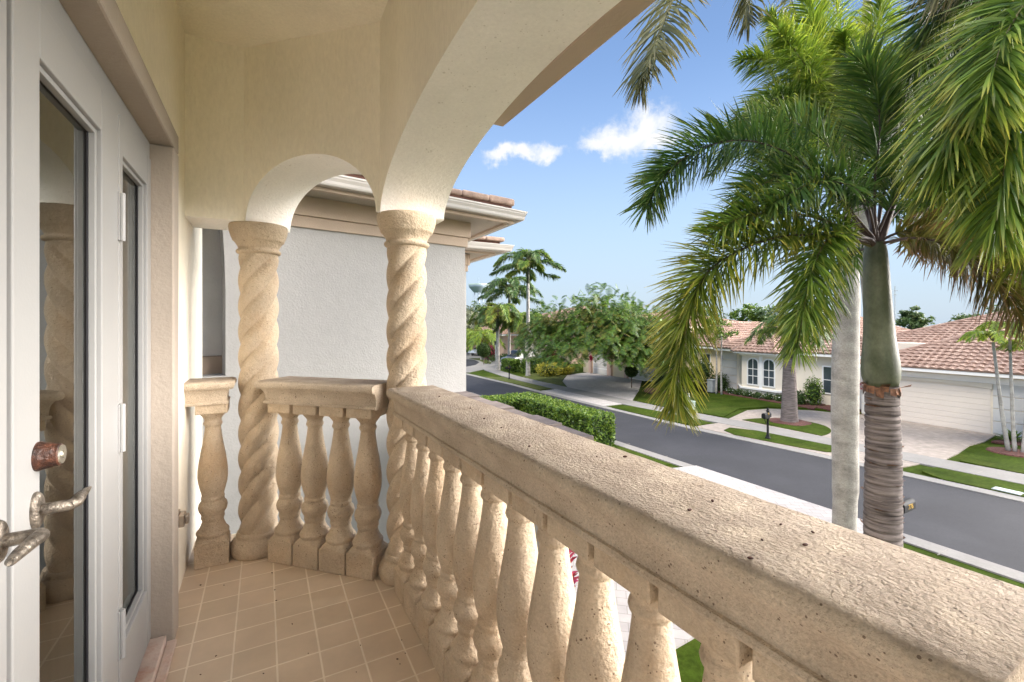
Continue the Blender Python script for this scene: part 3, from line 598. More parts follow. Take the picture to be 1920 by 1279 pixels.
# ---- seeds and bits fallen on rail top and floor
seed = MB(); seed.ball((0, 0, .002), .0024, 10, 6, (1.9, 1, .9)); s0 = None
sp = []
for u, v in [(1510, 1024), (1407, 1049), (1293, 958), (882, 766), (908, 786), (940, 803), (993, 838), (1119, 857), (1172, 858), (1336, 941), (1429, 1014), (1464, 985), (1524, 1000), (824, 744)]:
    p = DP(u, v, .333 * F / (v - HY)); sp.append((p.x, p.y, FZ + 1.0675, 'small dark seed lying on top of the stone rail', 'seeds fallen on the rail'))
for u, v in [(510, 1075), (515, 1107), (518, 1127), (420, 1098), (376, 1098), (548, 1171), (578, 1226), (668, 1261), (676, 1211), (760, 1226), (745, 1237), (753, 1201), (494, 1264), (376, 1266), (405, 1231), (750, 1246)]:
    p = DP(u, v, 1.4 * F / (v - HY))
    if p.x < .58: sp.append((p.x, p.y, FZ + .001, 'tiny dark seed lying on the tan floor tiles', 'seeds fallen on the floor tiles'))
for i, (x, y, z, lb, gr) in enumerate(sp):
    o = seed.build('seed', M['seed'], None, smooth=True) if s0 is None else s0.copy()
    if s0 is None: s0 = o
    else: COL.objects.link(o)
    o.location = (x, y, z); o.rotation_euler = (0, 0, R.uniform(0, 6)); k = R.uniform(.7, 1.3) * (1 if z > FZ + .5 else .9); o.scale = (k, k, k * .9)
    tag(o, lb, 'seed', gr)
# ================================================================== WHITE WING NEXT TO US
wing = tag(empty('neighbouring_house', (2.7, 6.5, 0)), 'big blank white stucco wing with tan eaves and brown roof tiles beside the balcony', 'house')
wd = Vector((-.985, -.174)); wn_ = Vector((.174, -.985))     # along wall to the left, outward normal towards us
C1 = Vector((2.70, 6.5))
def WP(k, o, z): p = C1 + wd * k + wn_ * o; return (p.x - 2.7, p.y - 6.5, z)
def wbox(m, k0, k1, o0, o1, z0, z1):
    ps = [WP(k0, o0, z0), WP(k1, o0, z0), WP(k1, o1, z0), WP(k0, o1, z0), WP(k0, o0, z1), WP(k1, o0, z1), WP(k1, o1, z1), WP(k0, o1, z1)]
    i = len(m.v); m.v += ps; m.f += [tuple(i + a for a in q_) for q_ in ((3, 2, 1, 0), (4, 5, 6, 7), (0, 1, 5, 4), (1, 2, 6, 5), (2, 3, 7, 6), (3, 0, 4, 7))]
q = MB()
KN = 3.12
wbox(q, 0, KN, -.3, 0, 0, 6.6); wbox(q, KN, KN + 1.3, -.3, 0, 0, 4.42); wbox(q, KN + 1.3, 9, -.3, 0, 0, 6.6)
# arched head of the opening
arc = [(KN, 5.35), (KN + .01, 5.7), (KN + .025, 6.0), (KN + .05, 6.2), (KN + .12, 6.45), (KN + .3, 6.58), (KN + 1.0, 6.58), (KN + 1.25, 6.3), (KN + 1.3, 5.35)]
for (k0, z0), (k1, z1) in zip(arc, arc[1:]):
    q.quad(WP(k0, 0, z0), WP(k1, 0, z1), WP(k1, 0, 6.6), WP(k0, 0, 6.6)); q.quad(WP(k0, 0, z0), WP(k0, -.3, z0), WP(k1, -.3, z1), WP(k1, 0, z1))
q.box(-.3, -.0, .0, 3.0, 0, 6.6)
q.box(-9, 1.30, 3.07, 8, 0, 6.75)
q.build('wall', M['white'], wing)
q = MB(); wbox(q, KN - .1, KN + 1.4, -.55, -.42, 4.62, 6.6); q.build('niche_back', M['grey_st'], wing)
q = MB(); wbox(q, KN - .1, KN + 1.4, -.54, -.302, 4.0, 4.615); q.build('niche_sill', M['tanband'], wing)
q = MB()
wbox(q, -.03, 9, .003, .035, 6.155, 6.295); wbox(q, -.06, 9, .003, .07, 6.296, 6.53)
q.box(.003, .035, .03, 3.0, 6.155, 6.295); q.box(.003, .07, .06, 3.0, 6.296, 6.53)
q.box(1.303, 1.335, 3.04, 6, 6.16, 6.30); q.box(1.303, 1.37, 3.0, 6, 6.30, 6.54); q.box(-9, 1.3, 3.035, 3.066, 6.16, 6.30); q.box(-9, 1.3, 3.0, 3.066, 6.301, 6.54)
q.build('frieze', M['tanband'], wing, bevel=.006)
q = MB(); wbox(q, -.58, 9, -.3, .64, 6.53, 6.56); q.box(-.0, .62, .0, 3.0, 6.529, 6.5585)
q.box(-9, 1.95, 2.45, 6, 6.56, 6.59); q.build('soffit', M['tantrim'], wing)
# raised rim under the soffit
q = MB(); wbox(q, -.50, 9, .50, .56, 6.49, 6.5285); q.box(.50, .56, -.30, 3, 6.49, 6.527); q.box(-9, 1.80, 2.60, 2.66, 6.52, 6.558); q.box(1.74, 1.8, 2.67, 6, 6.52, 6.558); q.build('soffit_batten', M['tanband'], wing)
def gut(m, pts, top, h=.13, wdt=.11):
    """K-style gutter along polyline pts (outer edge) in local coords"""
    prof = [(-wdt, 0), (-.045, 0), (-.035, .02), (-.03, .05), (-.012, .085), (-.010, .10), (0, .112), (0, h), (-.012, h), (-.012, h - .02), (-wdt, h - .03)]
    n = len(prof); i = len(m.v); P = [Vector(p) for p in pts]
    for j, p in enumerate(P):
        def nr(a, b): d_ = (b - a).normalized(); return Vector((d_.y, -d_.x))
        if j == 0: nn2 = nr(P[0], P[1]); kk2 = 1
        elif j == len(P) - 1: nn2 = nr(P[-2], P[-1]); kk2 = 1
        else:
            a_, b_ = nr(P[j - 1], p), nr(p, P[j + 1]); nn2 = (a_ + b_).normalized(); kk2 = 1 / nn2.dot(a_)
        for (o, z) in prof: m.v.append((p.x + nn2.x * o * kk2, p.y + nn2.y * o * kk2, top - h + z))
    for j in range(len(P) - 1):
        for k_ in range(n): m.f.append((i + j * n + k_, i + (j + 1) * n + k_, i + (j + 1) * n + (k_ + 1) % n, i + j * n + (k_ + 1) % n))
    m.f.append(tuple(i + k_ for k_ in range(n))[::-1]); m.f.append(tuple(i + (len(P) - 1) * n + k_ for k_ in range(n)))
q = MB(); a = WP(9, .70, 0); b = WP(-.66, .70, 0)
gut(q, [(a[0], a[1]), (b[0], b[1]), (b[0], 3.0)], 6.668); gut(q, [(-9, 2.27), (2.10, 2.27), (2.10, 7)], 6.70); q.build('gutter', M['gutter'], wing)
q = MB()
for k_ in range(22):
    wbox(q, -.50 + k_ * .46, -.50 + k_ * .46 + .452, .05, .60, 6.745 + .004 * (k_ % 2), 6.85 - .012 * (k_ % 3))
for k_ in range(6): q.box(.02, .50, -.45 + k_ * .46, -.45 + k_ * .46 + .452, 6.745, 6.84 - .01 * (k_ % 2))
for k_ in range(14): q.box(1.50 - k_ * .46, 1.95 - k_ * .46, 2.42, 3.0, 6.79, 6.88 - .01 * (k_ % 2))
for j in range(6):
    wbox(q, -.2 + j * .1, 8, -.2 - .35 * j, .16 - .35 * j, 6.86 + .11 * j, 6.92 + .11 * j)
q.build('roof_tiles', M['tile_brown'], wing, bevel=.03, seg=3)
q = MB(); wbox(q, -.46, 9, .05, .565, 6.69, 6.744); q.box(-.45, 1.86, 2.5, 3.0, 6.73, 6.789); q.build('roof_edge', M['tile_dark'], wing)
# garden wall capped with flat tiles
gw = tag(empty('garden_wall', (2.7, 3.85, 0)), 'white stucco garden wall with a coping of flat tiles below the long rail', 'wall')
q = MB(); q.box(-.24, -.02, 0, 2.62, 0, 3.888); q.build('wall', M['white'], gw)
q = MB()
y = -.42; i = 0
while y < 2.5:
    L_ = .52; zz = 3.895 + .02 * (i % 2)
    q.box(-.30, .03, y, y + L_ - .015, zz, zz + .045); y += L_; i += 1
q.box(-.27, -.02, -.40, 2.6, 3.889, 3.898)
q.build('tile_coping', mat('grey_brown_coping', (.22, .18, .16), .8, .2, 6, .4, 40), gw, bevel=.008)
# ================================================================== FOLIAGE BUILDERS
def bez(ps, n):
    """Catmull-like smooth sampling through control points"""
    P = [Vector(p) for p in ps]; P = [P[0] * 2 - P[1]] + P + [P[-1] * 2 - P[-2]]; out = []
    segs = len(P) - 3
    for i in range(n + 1):
        t = i / n * segs; k = min(int(t), segs - 1); f = t - k
        a, b, c, d = P[k:k + 4]
        out.append(.5 * ((2 * b) + (c - a) * f + (2 * a - 5 * b + 4 * c - d) * f * f + (3 * b - a - 3 * c + d) * f ** 3))
    return out
def frond(parent, ctrl, m, L=.45, n=110, plume=True, w=.016, droop=.35, start=.14, stem=.014, pm='petiole', nseg=3, fwd=.75, rows=None, org=None, name='frond', rnd=R, tipw=.35):
    """ctrl in world coordinates; one frond = leaf blades mesh with its rachis as a sub-part"""
    pts = bez(ctrl, 40); o = org or Vector((0, 0, 0)); m1 = MB()
    rows = rows or ((-1.0, -.55, .0, .55, 1.0) if plume else (0,))
    for j in range(n):
        t = start + (1 - start) * (j + rnd.random() * .8) / n; x = t * 40; k = min(int(x), 39); f = x - k
        p = pts[k].lerp(pts[k + 1], f); tg = (pts[k + 1] - pts[k]).normalized()
        side = tg.cross(Vector((0, 0, 1))); side = side.normalized() if side.length > .05 else tg.orthogonal().normalized()
        up = side.cross(tg).normalized()
        tt = (t - start) / (1 - start); ll = L * (.35 + .65 * min(1, tt / .25)) * (1 - (1 - tipw) * max(0, (tt - .6) / .4))
        for sg in (-1, 1):
            a = rnd.choice(rows) + rnd.uniform(-.22, .22)
            l2 = ll * rnd.uniform(.78, 1.12)
            fw = fwd * rnd.uniform(.7, 1.3) + tt * .5
            dv = (side * sg * cos(a) + up * sin(a) + tg * fw).normalized()
            q = p.copy(); pp = [q - o]; dr = droop * rnd.uniform(.6, 1.5)
            for s_ in range(nseg):
                dv = (dv + Vector((0, 0, -dr * (s_ + .6) / nseg))).normalized(); q = q + dv * l2 / nseg; pp.append(q - o)
            wd_ = dv.cross(up * .6 + tg * .4 + Vector((rnd.uniform(-.5, .5), rnd.uniform(-.5, .5), rnd.uniform(-.5, .5)))); wd_ = wd_.normalized() if wd_.length > .01 else side
            ww = w * rnd.uniform(.75, 1.15)
            ws = [ww * .45] + [ww * (1 - .28 * (s_ / nseg)) for s_ in range(1, nseg)] + [ww * .08]
            m1.strip(pp, wd_, ws, rnd.random())
    b = m1.build(name, m, parent)
    r = MB(); r.tube([p - o for p in pts[::2]], [stem * (1 - .85 * i / 20) for i in range(21)], 6)
    r.build('leaf_stalk', M[pm], b, smooth=True); return b
def leaves(m, c, rad, n, size, rnd=R, shell=.55, up=.3, aspect=.45, droop=0):
    c = Vector(c)
    for _ in range(n):
        d = Vector((rnd.gauss(0, 1), rnd.gauss(0, 1), rnd.gauss(0, 1))).normalized(); r = shell + (1 - shell) * rnd.random()
        p = c + Vector((d.x * rad[0], d.y * rad[1], d.z * rad[2])) * r
        ax = (Vector((rnd.gauss(0, 1), rnd.gauss(0, 1), rnd.gauss(0, .7))) + d * up - Vector((0, 0, droop))).normalized()
        wv = ax.cross(Vector((rnd.gauss(0, 1), rnd.gauss(0, 1), rnd.gauss(0, 1)))).normalized(); s = size * rnd.uniform(.6, 1.3)
        m.strip([p - ax * s * .5, p, p + ax * s * .5], wv, [s * aspect * .25, s * aspect * .5, s * aspect * .08], rnd.random())
def clumpy(m, c, rad, nc, cr, nl, size, rnd=R, shell=.6, **k):
    """crown made of leaf clumps with gaps between"""
    for _ in range(nc):
        d = Vector((rnd.gauss(0, 1), rnd.gauss(0, 1), rnd.gauss(0, 1))).normalized(); r = shell + (1 - shell) * rnd.random()
        p = Vector(c) + Vector((d.x * rad[0], d.y * rad[1], d.z * rad[2])) * r; q = cr * rnd.uniform(.6, 1.3)
        leaves(m, p, (q, q, q * .7), nl, size, rnd, shell=.2, **k)
def loc(mb, o):
    mb.v = [(x - o[0], y - o[1], z - o[2]) for x, y, z in mb.v]; return mb
def ringtrunk(m, pts, rads, n=28, ring=.035, amp=.006, rnd=R):
    """palm trunk with leaf-scar rings"""
    P = bez(pts, 60); Ls = [0]
    for a, b in zip(P, P[1:]): Ls.append(Ls[-1] + (b - a).length)
    tot = Ls[-1]; K = int(tot / .011); prof = []; k = 0; base = len(m.v)
    zr = []; z = 0
    while z < tot: zr.append(z); z += ring * rnd.uniform(.7, 1.5)
    for i in range(K + 1):
        s = tot * i / K
        while k < 59 and Ls[k + 1] < s: k += 1
        f = (s - Ls[k]) / max(1e-6, Ls[k + 1] - Ls[k]); p = P[k].lerp(P[k + 1], min(1, f))
        u = s / tot * (len(rads) - 1); j = min(int(u), len(rads) - 2); r = rads[j] + (rads[j + 1] - rads[j]) * (u - j)
        dz = min(abs(s - q) for q in zr if abs(q - s) < .2) if any(abs(q - s) < .2 for q in zr) else .1
        groove = -amp * max(0, 1 - dz / .012)
        for q in range(n):
            a = 2 * pi * q / n; rr = r + groove + .004 * noise.noise(Vector((cos(a) * 2, sin(a) * 2, s * 6)))
            m.v.append((p.x + rr * cos(a), p.y + rr * sin(a), p.z))
    for i in range(K):
        for q in range(n):
            q2 = (q + 1) % n; m.f.append((base + i * n + q, base + i * n + q2, base + (i + 1) * n + q2, base + (i + 1) * n + q))
# ------------------------------------------------------------------ PALM A: foxtail palm with ringed trunk close to the rail
tA = 4.4; fA = DP(1654, 1000, tA); oA = Vector((fA.x, fA.y, 0))
pa = tag(empty('palm_tree', oA), 'foxtail palm with brown ringed trunk and swollen green crownshaft close beyond the rail', 'palm tree')
m = MB(); top = DP(1653, 722, tA)
ringtrunk(m, [(oA.x - .02, oA.y, 0), (oA.x, oA.y, 1.0), DP(1655, 1000, tA), DP(1656, 860, tA), top], [.185, .165, .162, .155, .146, .133], ring=.075, amp=.016)
loc(m, oA).build('trunk', M['bark_ring'], pa, smooth=True)
m = MB(); a_, b_, c_, d_ = DP(1652, 722, tA), DP(1649, 640, tA), DP(1643, 520, tA), DP(1641, 455, tA)
P_ = bez([a_, b_, c_, d_], 30)
rad = [.131, .150, .153, .149, .140, .130, .122, .116, .111, .107, .105, .102, .098, .094, .088, .078]
m.tube(P_, [rad[min(15, int(i / 2))] * .5 + rad[min(15, int((i + 1) / 2))] * .5 for i in range(31)], 32)
loc(m, oA).build('crownshaft', M['crownshaft'], pa, smooth=True)
# torn brown sheath remains where the crownshaft starts, and small flaps on the scars
for k in range(15):
    a = k * 2 * pi / 15 + R.uniform(-.1, .1); z = top.z; r0 = .136
    c = Vector((top.x + r0 * cos(a), top.y + r0 * sin(a), z - R.uniform(.0, .02))); u_ = Vector((cos(a), sin(a), 0)); w_ = Vector((-sin(a), cos(a), 0))
    h = R.uniform(.05, .12) * (1.4 if k % 5 == 0 else 1); o = R.uniform(.006, .03) * (1.8 if k % 4 == 0 else .6)
    m = MB(); m.quad(c - w_ * .035, c + w_ * .035, c + w_ * .028 - Vector((0, 0, h)) + u_ * o * .3, c - w_ * .03 - Vector((0, 0, h * .8)) + u_ * o * .4)
    m2 = MB() if k % 3 == 0 else None
    loc(m, oA).build('sheath_flap', M['sheath'], pa)
    if m2: m2.quad(c - w_ * .03 + u_ * .004, c + w_ * .03 + u_ * .004, c + w_ * .04 + u_ * (.03 + o) + Vector((0, 0, .035)), c - w_ * .03 + u_ * (.03 + o) + Vector((0, 0, .02)))
    if m2: loc(m2, oA).build('sheath_flap', M['sheath'], pa)
for k in range(40):
    z = R.uniform(2.6, top.z - .1); a = R.uniform(0, 2 * pi); f_ = (z - 2.6) / 2; r0 = .162 - .022 * f_
    c = Vector((oA.x + (top.x - oA.x) * f_ + r0 * cos(a), oA.y + (top.y - oA.y) * f_ + r0 * sin(a), z)); u_ = Vector((cos(a), sin(a), 0)); w_ = Vector((-sin(a), cos(a), 0)); L_ = R.uniform(.02, .06)
    m = MB(); m.quad(c - w_ * L_ - u_ * .01, c + w_ * L_ - u_ * .01, c + w_ * L_ * .8 + u_ * R.uniform(.008, .022) + Vector((0, 0, .012)), c - w_ * L_ + u_ * .01 + Vector((0, 0, .016)))
    loc(m, oA).build('bark_flake', M['sheath'], pa)

cA = DP(1641, 452, tA)
def D3(l): return [DP(*q) for q in l]
# sheathed leaf bases
m = MB()
for ctrl in ([(1641, 475, 4.4), (1628, 440, 4.38), (1600, 420, 4.35), (1560, 395, 4.3)], [(1641, 475, 4.4), (1630, 452, 4.35), (1590, 445, 4.25), (1555, 440, 4.2)], [(1643, 470, 4.4), (1655, 440, 4.4), (1670, 400, 4.45), (1690, 350, 4.5)], [(1640, 475, 4.4), (1638, 420, 4.4), (1630, 380, 4.45), (1620, 330, 4.5)]):
    m.tube(bez(D3(ctrl), 12), [.045 - .0026 * i for i in range(13)], 10)
loc(m, oA).build('leaf_bases', M['petiole_dark'], pa, smooth=True)
FA = [   # control points, leaf tone, leaflet length, number, droop
 ([(1640, 458, 4.4), (1615, 428, 4.36), (1541, 337, 4.25), (1479, 288, 4.15), (1397, 263, 4.05), (1315, 278, 3.98), (1250, 325, 3.93), (1212, 385, 3.9)], 'pf_dark', .44, 470, .16),
 ([(1640, 460, 4.4), (1600, 448, 4.2), (1520, 440, 4.05), (1440, 449, 3.95), (1350, 490, 3.88), (1305, 545, 3.85), (1285, 621, 3.84), (1270, 707, 3.84), (1268, 760, 3.84)], 'pf_yellow', .47, 620, .22),
 ([(1642, 466, 4.4), (1600, 450, 4.25), (1560, 440, 4.1), (1525, 500, 4.0), (1508, 573, 3.95), (1495, 655, 3.95)], 'pf_mid', .42, 330, .3),
 ([(1642, 468, 4.4), (1610, 470, 4.7), (1570, 500, 5.0), (1545, 570, 5.2), (1530, 640, 5.3)], 'pf_dark', .40, 150, .3),
 ([(1645, 455, 4.4), (1690, 436, 4.3), (1770, 440, 4.2), (1850, 475, 4.1), (1925, 545, 4.05)], 'pf_bronze', .50, 300, .2),
 ([(1645, 458, 4.4), (1720, 446, 4.0), (1800, 470, 3.75), (1870, 530, 3.6), (1930, 610, 3.5)], 'pf_bronze', .40, 300, .2),
 ([(1645, 458, 4.4), (1700, 450, 4.7), (1780, 455, 5.1), (1860, 490, 5.4), (1950, 540, 5.6)], 'pf_bronze', .48, 220, .2),
 ([(1640, 450, 4.4), (1610, 360, 4.5), (1560, 280, 4.7), (1490, 230, 4.9), (1410, 220, 5.1)], 'pf_dark', .40, 200, .15),
 ([(1642, 450, 4.4), (1658, 360, 4.4), (1680, 260, 4.35), (1720, 170, 4.3), (1780, 80, 4.25), (1850, 10, 4.2)], 'pf_dark', .46, 420, .12),
 ([(1642, 450, 4.4), (1625, 380, 4.2), (1585, 345, 4.0), (1520, 345, 3.85), (1450, 380, 3.7)], 'pf_dark', .38, 200, .2),
 ([(1640, 455, 4.4), (1580, 425, 4.15), (1490, 400, 3.95), (1400, 405, 3.85), (1330, 440, 3.8)], 'pf_mid', .40, 250, .2),
 ([(1642, 450, 4.4), (1650, 370, 4.5), (1640, 280, 4.6), (1620, 200, 4.7), (1590, 150, 4.8)], 'pf_dark', .42, 220, .12),
 ([(1642, 450, 4.4), (1670, 385, 4.3), (1720, 330, 4.2), (1790, 310, 4.1), (1850, 340, 4.05)], 'pf_dark', .44, 260, .15),
 ([(1642, 450, 4.4), (1680, 400, 4.6), (1740, 380, 4.8), (1810, 400, 5.0), (1880, 460, 5.2)], 'pf_mid', .46, 240, .2),
 ([(1642, 450, 4.4), (1640, 340, 4.2), (1650, 240, 4.1), (1640, 160, 4.0), (1610, 110, 3.95)], 'pf_dark', .44, 240, .12),
 ([(1642, 450, 4.4), (1600, 400, 4.2), (1540, 320, 4.1), (1470, 330, 4.0), (1410, 360, 3.95), (1370, 420, 3.95)], 'pf_dark', .40, 260, .18),
 ([(1643, 452, 4.4), (1690, 390, 4.5), (1760, 350, 4.7), (1850, 350, 4.9), (1940, 380, 5.1)], 'pf_dark', .44, 180, .18),
]
for ctrl, mm, L_, n_, dr in FA:
    frond(pa, D3(ctrl), M[mm], L_, n_, droop=dr, org=oA, w=.0085, fwd=.55, rows=(-1.25, -.8, -.35, .1, .55, 1.0, 1.35), pm='petiole_dark' if mm != 'pf_mid' else 'petiole', start=.2, tipw=.6)
# ------------------------------------------------------------------ PALM E: crown just outside the frame on the right, fronds hanging in
tE = 3.4; fE = DP(2060, 700, tE); oE = Vector((fE.x, fE.y, 0)); 
pe = tag(empty('palm_tree', oE), 'palm at the right edge whose long drooping yellow-green fronds hang in front', 'palm tree')
m = MB(); cE = DP(2030, 20, tE); ringtrunk(m, [(oE.x, oE.y, 0), (oE.x, oE.y, 2.5), DP(2055, 500, tE), DP(2040, 250, tE)], [.17, .15, .14, .13], ring=.05)
loc(m, oE).build('trunk', M['bark_ring'], pe, smooth=True)
m = MB(); m.tube(bez([DP(2040, 252, tE), DP(2036, 150, tE), cE], 12), [.13, .14, .14, .135, .13, .12, .115, .11, .105, .1, .09, .085, .08], 20); loc(m, oE).build('crownshaft', M['crownshaft'], pe, smooth=True)
FE = [
 ([(2030, 20, 3.4), (1980, -20, 3.3), (1900, 20, 3.15), (1830, 120, 3.05), (1790, 230, 3.0), (1770, 330, 3.0)], 'pf_mid', .62, 130, .5),
 ([(2030, 20, 3.4), (1990, 40, 3.2), (1940, 120, 3.0), (1900, 220, 2.9), (1880, 340, 2.85), (1870, 430, 2.85)], 'pf_mid', .60, 120, .6),
 ([(2030, 20, 3.4), (2000, 60, 3.3), (1960, 200, 3.3), (1930, 350, 3.3), (1925, 480, 3.3)], 'pf_yellow', .60, 110, .6),
 ([(2030, 20, 3.4), (1960, -60, 3.5), (1860, -60, 3.7), (1770, 10, 3.9), (1720, 110, 4.0), (1690, 200, 4.1)], 'pf_dark', .55, 190, .3),
 ([(2030, 20, 3.4), (2000, -80, 3.3), (1930, -120, 3.2), (1850, -110, 3.2), (1780, -60, 3.2)], 'pf_olive', .6, 90, .5),
 ([(2030, 20, 3.4), (1980, -60, 3.6), (1900, -60, 3.9), (1820, 20, 4.2), (1770, 120, 4.4), (1740, 230, 4.5)], 'pf_dark', .55, 130, .4),
 ([(2030, 20, 3.4), (1990, -30, 3.0), (1930, 0, 2.8), (1880, 80, 2.7), (1850, 180, 2.65)], 'pf_mid', .55, 90, .5),
 ([(2030, 20, 3.4), (2100, -60, 3.4), (2250, -60, 3.4), (2400, 60, 3.5), (2480, 260, 3.6)], 'pf_mid', .5, 60, .4),
 ([(2030, 20, 3.4), (2060, -60, 3.8), (2140, -90, 4.6), (2180, -20, 5.4), (2200, 100, 5.8)], 'pf_mid', .5, 60, .4),
]
for ctrl, mm, L_, n_, dr in FE: frond(pe, D3(ctrl), M[mm], L_ * .95, int(n_ * 2.6), droop=dr * .7, org=oE, w=.0095, fwd=.75, rows=(-1.0, -.5, 0, .5, 1.0), tipw=.6)
# ------------------------------------------------------------------ PALM B: tall smooth pale royal palm behind it
tB = 7.6; fB = DP(1584, 990, tB); oB = Vector((fB.x, fB.y, 0))
pb = tag(empty('palm_tree', oB), 'tall palm with smooth pale grey trunk standing left of the ringed trunk', 'palm tree')
m = MB(); P_ = [DP(1580, 1180, tB), DP(1583, 990, tB), DP(1585, 900, tB), DP(1584, 760, tB), DP(1587, 600, tB), DP(1592, 480, tB), DP(1604, 330, tB), DP(1616, 180, tB), DP(1624, 40, tB), DP(1630, -120, tB)]
P_ = [Vector((oB.x, oB.y, 0))] + P_
m.tube(bez(P_, 50), [w_ / 2 * tB / 860 / 1.24 for w_ in [56] * 2 + [52] * 4 + [44] * 4 + [48] * 4 + [52] * 5 + [54] * 5 + [51] * 4 + [44] * 3 + [34] * 4 + [26] * 4 + [20] * 4 + [16] * 4 + [15] * 4], 26)
loc(m, oB).build('trunk', M['bark_pale'], pb, smooth=True)
cB = DP(1628, -110, tB)
FB = [
 ([(1628, -110, 7.6), (1500, -190, 7.0), (1370, -170, 6.4), (1290, -60, 6.0), (1245, 40, 5.8), (1215, 120, 5.7), (1200, 165, 5.7)], 'pf_olive', .75, 170, .5),
 ([(1628, -110, 7.6), (1540, -160, 7.2), (1450, -120, 6.9), (1420, -60, 6.8), (1405, 0, 6.8), (1400, 45, 6.8)], 'pf_olive', .7, 110, .5),
 ([(1628, -110, 7.6), (1580, -150, 7.8), (1520, -90, 8.2), (1480, 20, 8.6), (1470, 90, 8.8)], 'pf_olive', .6, 80, .6),
 ([(1628, -110, 7.6), (1700, -180, 7.2), (1800, -120, 6.8), (1880, 0, 6.6), (1900, 90, 6.6)], 'pf_olive', .6, 80, .6),
 ([(1628, -110, 7.6), (1640, -200, 8.4), (1680, -180, 9.6), (1700, -60, 10.6)], 'pf_mid', .6, 60, .6),
 ([(1628, -110, 7.6), (1600, -180, 6.8), (1500, -240, 5.6), (1400, -200, 4.8)], 'pf_olive', .6, 60, .6)]
for ctrl, mm, L_, n_, dr in FB: frond(pb, D3(ctrl), M[mm], L_, n_, droop=dr * .7, org=oB, plume=False, rows=(-.5, -.1, .3), w=.017, start=.2, fwd=.45)
# ------------------------------------------------------------------ PALM D: sunlit bright palm behind
tD = 6.8; fD = DP(1645, 900, tD); oD = Vector((fD.x, fD.y, 0))
pd = tag(empty('palm_tree', oD), 'sunlit bright yellow-green palm crown seen behind the tall pale trunk', 'palm tree')
m = MB(); m.tube(bez([(oD.x, oD.y, 0), DP(1645, 900, tD), DP(1640, 600, tD), DP(1606, 330, tD)], 20), [.17 - .003 * i for i in range(21)], 14); loc(m, oD).build('trunk', M['bark_pale'], pd, smooth=True)
FD = []
for (u, v, tip_u, tip_v, dt, hump) in [(1600, 320, 1360, 250, -1.0, 170), (1600, 320, 1390, 110, -.5, 120), (1600, 320, 1440, 30, .4, 70), (1600, 320, 1520, 40, 1.0, 20), (1600, 320, 1330, 330, .2, 190), (1600, 320, 1700, 90, .3, 60), (1600, 320, 1800, 250, -.4, 150),
                                       (1600, 320, 1430, 420, -.8, 190), (1600, 320, 1380, 380, 1.2, 150), (1600, 320, 1580, 60, -1.2, 40), (1600, 320, 1760, 400, .8, 160), (1600, 320, 1480, 180, 1.8, 60), (1600, 320, 1420, 200, -1.4, 110), (1600, 320, 1500, -30, -.6, 20), (1600, 320, 1560, -60, .6, 10), (1600, 320, 1460, 60, -1.6, 60), (1600, 320, 1410, 300, .9, 150), (1600, 320, 1540, 120, 1.6, 10), (1600, 320, 1660, -20, -.6, 20)]:
    mu = (u + tip_u) / 2; mv = (v + tip_v) / 2 - hump * .6
    FD.append([(u, v, tD), ((u + mu) / 2, (v + mv) / 2 - hump * .15, tD + dt * .2), (mu, mv, tD + dt * .5), ((mu + tip_u) / 2, (mv + tip_v) / 2 - hump * .1, tD + dt * .7), (tip_u, tip_v, tD + dt * .85)])
for i, c_ in enumerate(FD): frond(pd, D3(c_), M['pf_bright'] if i % 4 else M['pf_mid'], 1.0 * .52, 320, droop=.3, org=oD, w=.0105, fwd=.6, nseg=3)
# ------------------------------------------------------------------ plant growing in the front yard by the driveway, seen through the balusters
o_ = Vector((4.35, 6.35, 0))
t_ = tag(empty('potted_plant', o_), 'red-leaved plant in a blue pot on the pavers, glimpsed between two balusters', 'potted plant')
m = MB(); m.lathe([(0, .14), (.02, .16), (.22, .22), (.40, .24), (.43, .26), (.46, .255), (.455, .225), (.40, .20), (.38, .02)], n=24); m.build('pot', M['pot'], t_, smooth=True)
m = MB()
for k in range(46):
    a = R.uniform(0, 6.28); h = R.uniform(.4, 1.15); q0 = Vector((0, 0, h)); dv = Vector((cos(a), sin(a), R.uniform(.4, 1.5))).normalized()
    m.strip([q0, q0 + dv * .2, q0 + dv * .38 + Vector((0, 0, -.04)), q0 + dv * .5 + Vector((0, 0, -.12))], dv.cross(Vector((0, 0, 1))).normalized(), [.02, .045, .035, .005], R.random())
m.build('foliage', M['lf_red'], t_)
m = MB(); leaves(m, (0, 0, .52), (.24, .24, .14), 160, .13); m.build('lower_foliage', M['lf_dark'], t_)
m = MB(); m.tube([(0, 0, .38), (.01, 0, .8), (0, .01, 1.15)], [.02, .016, .01], 8); m.build('stem', M['branch'], t_)
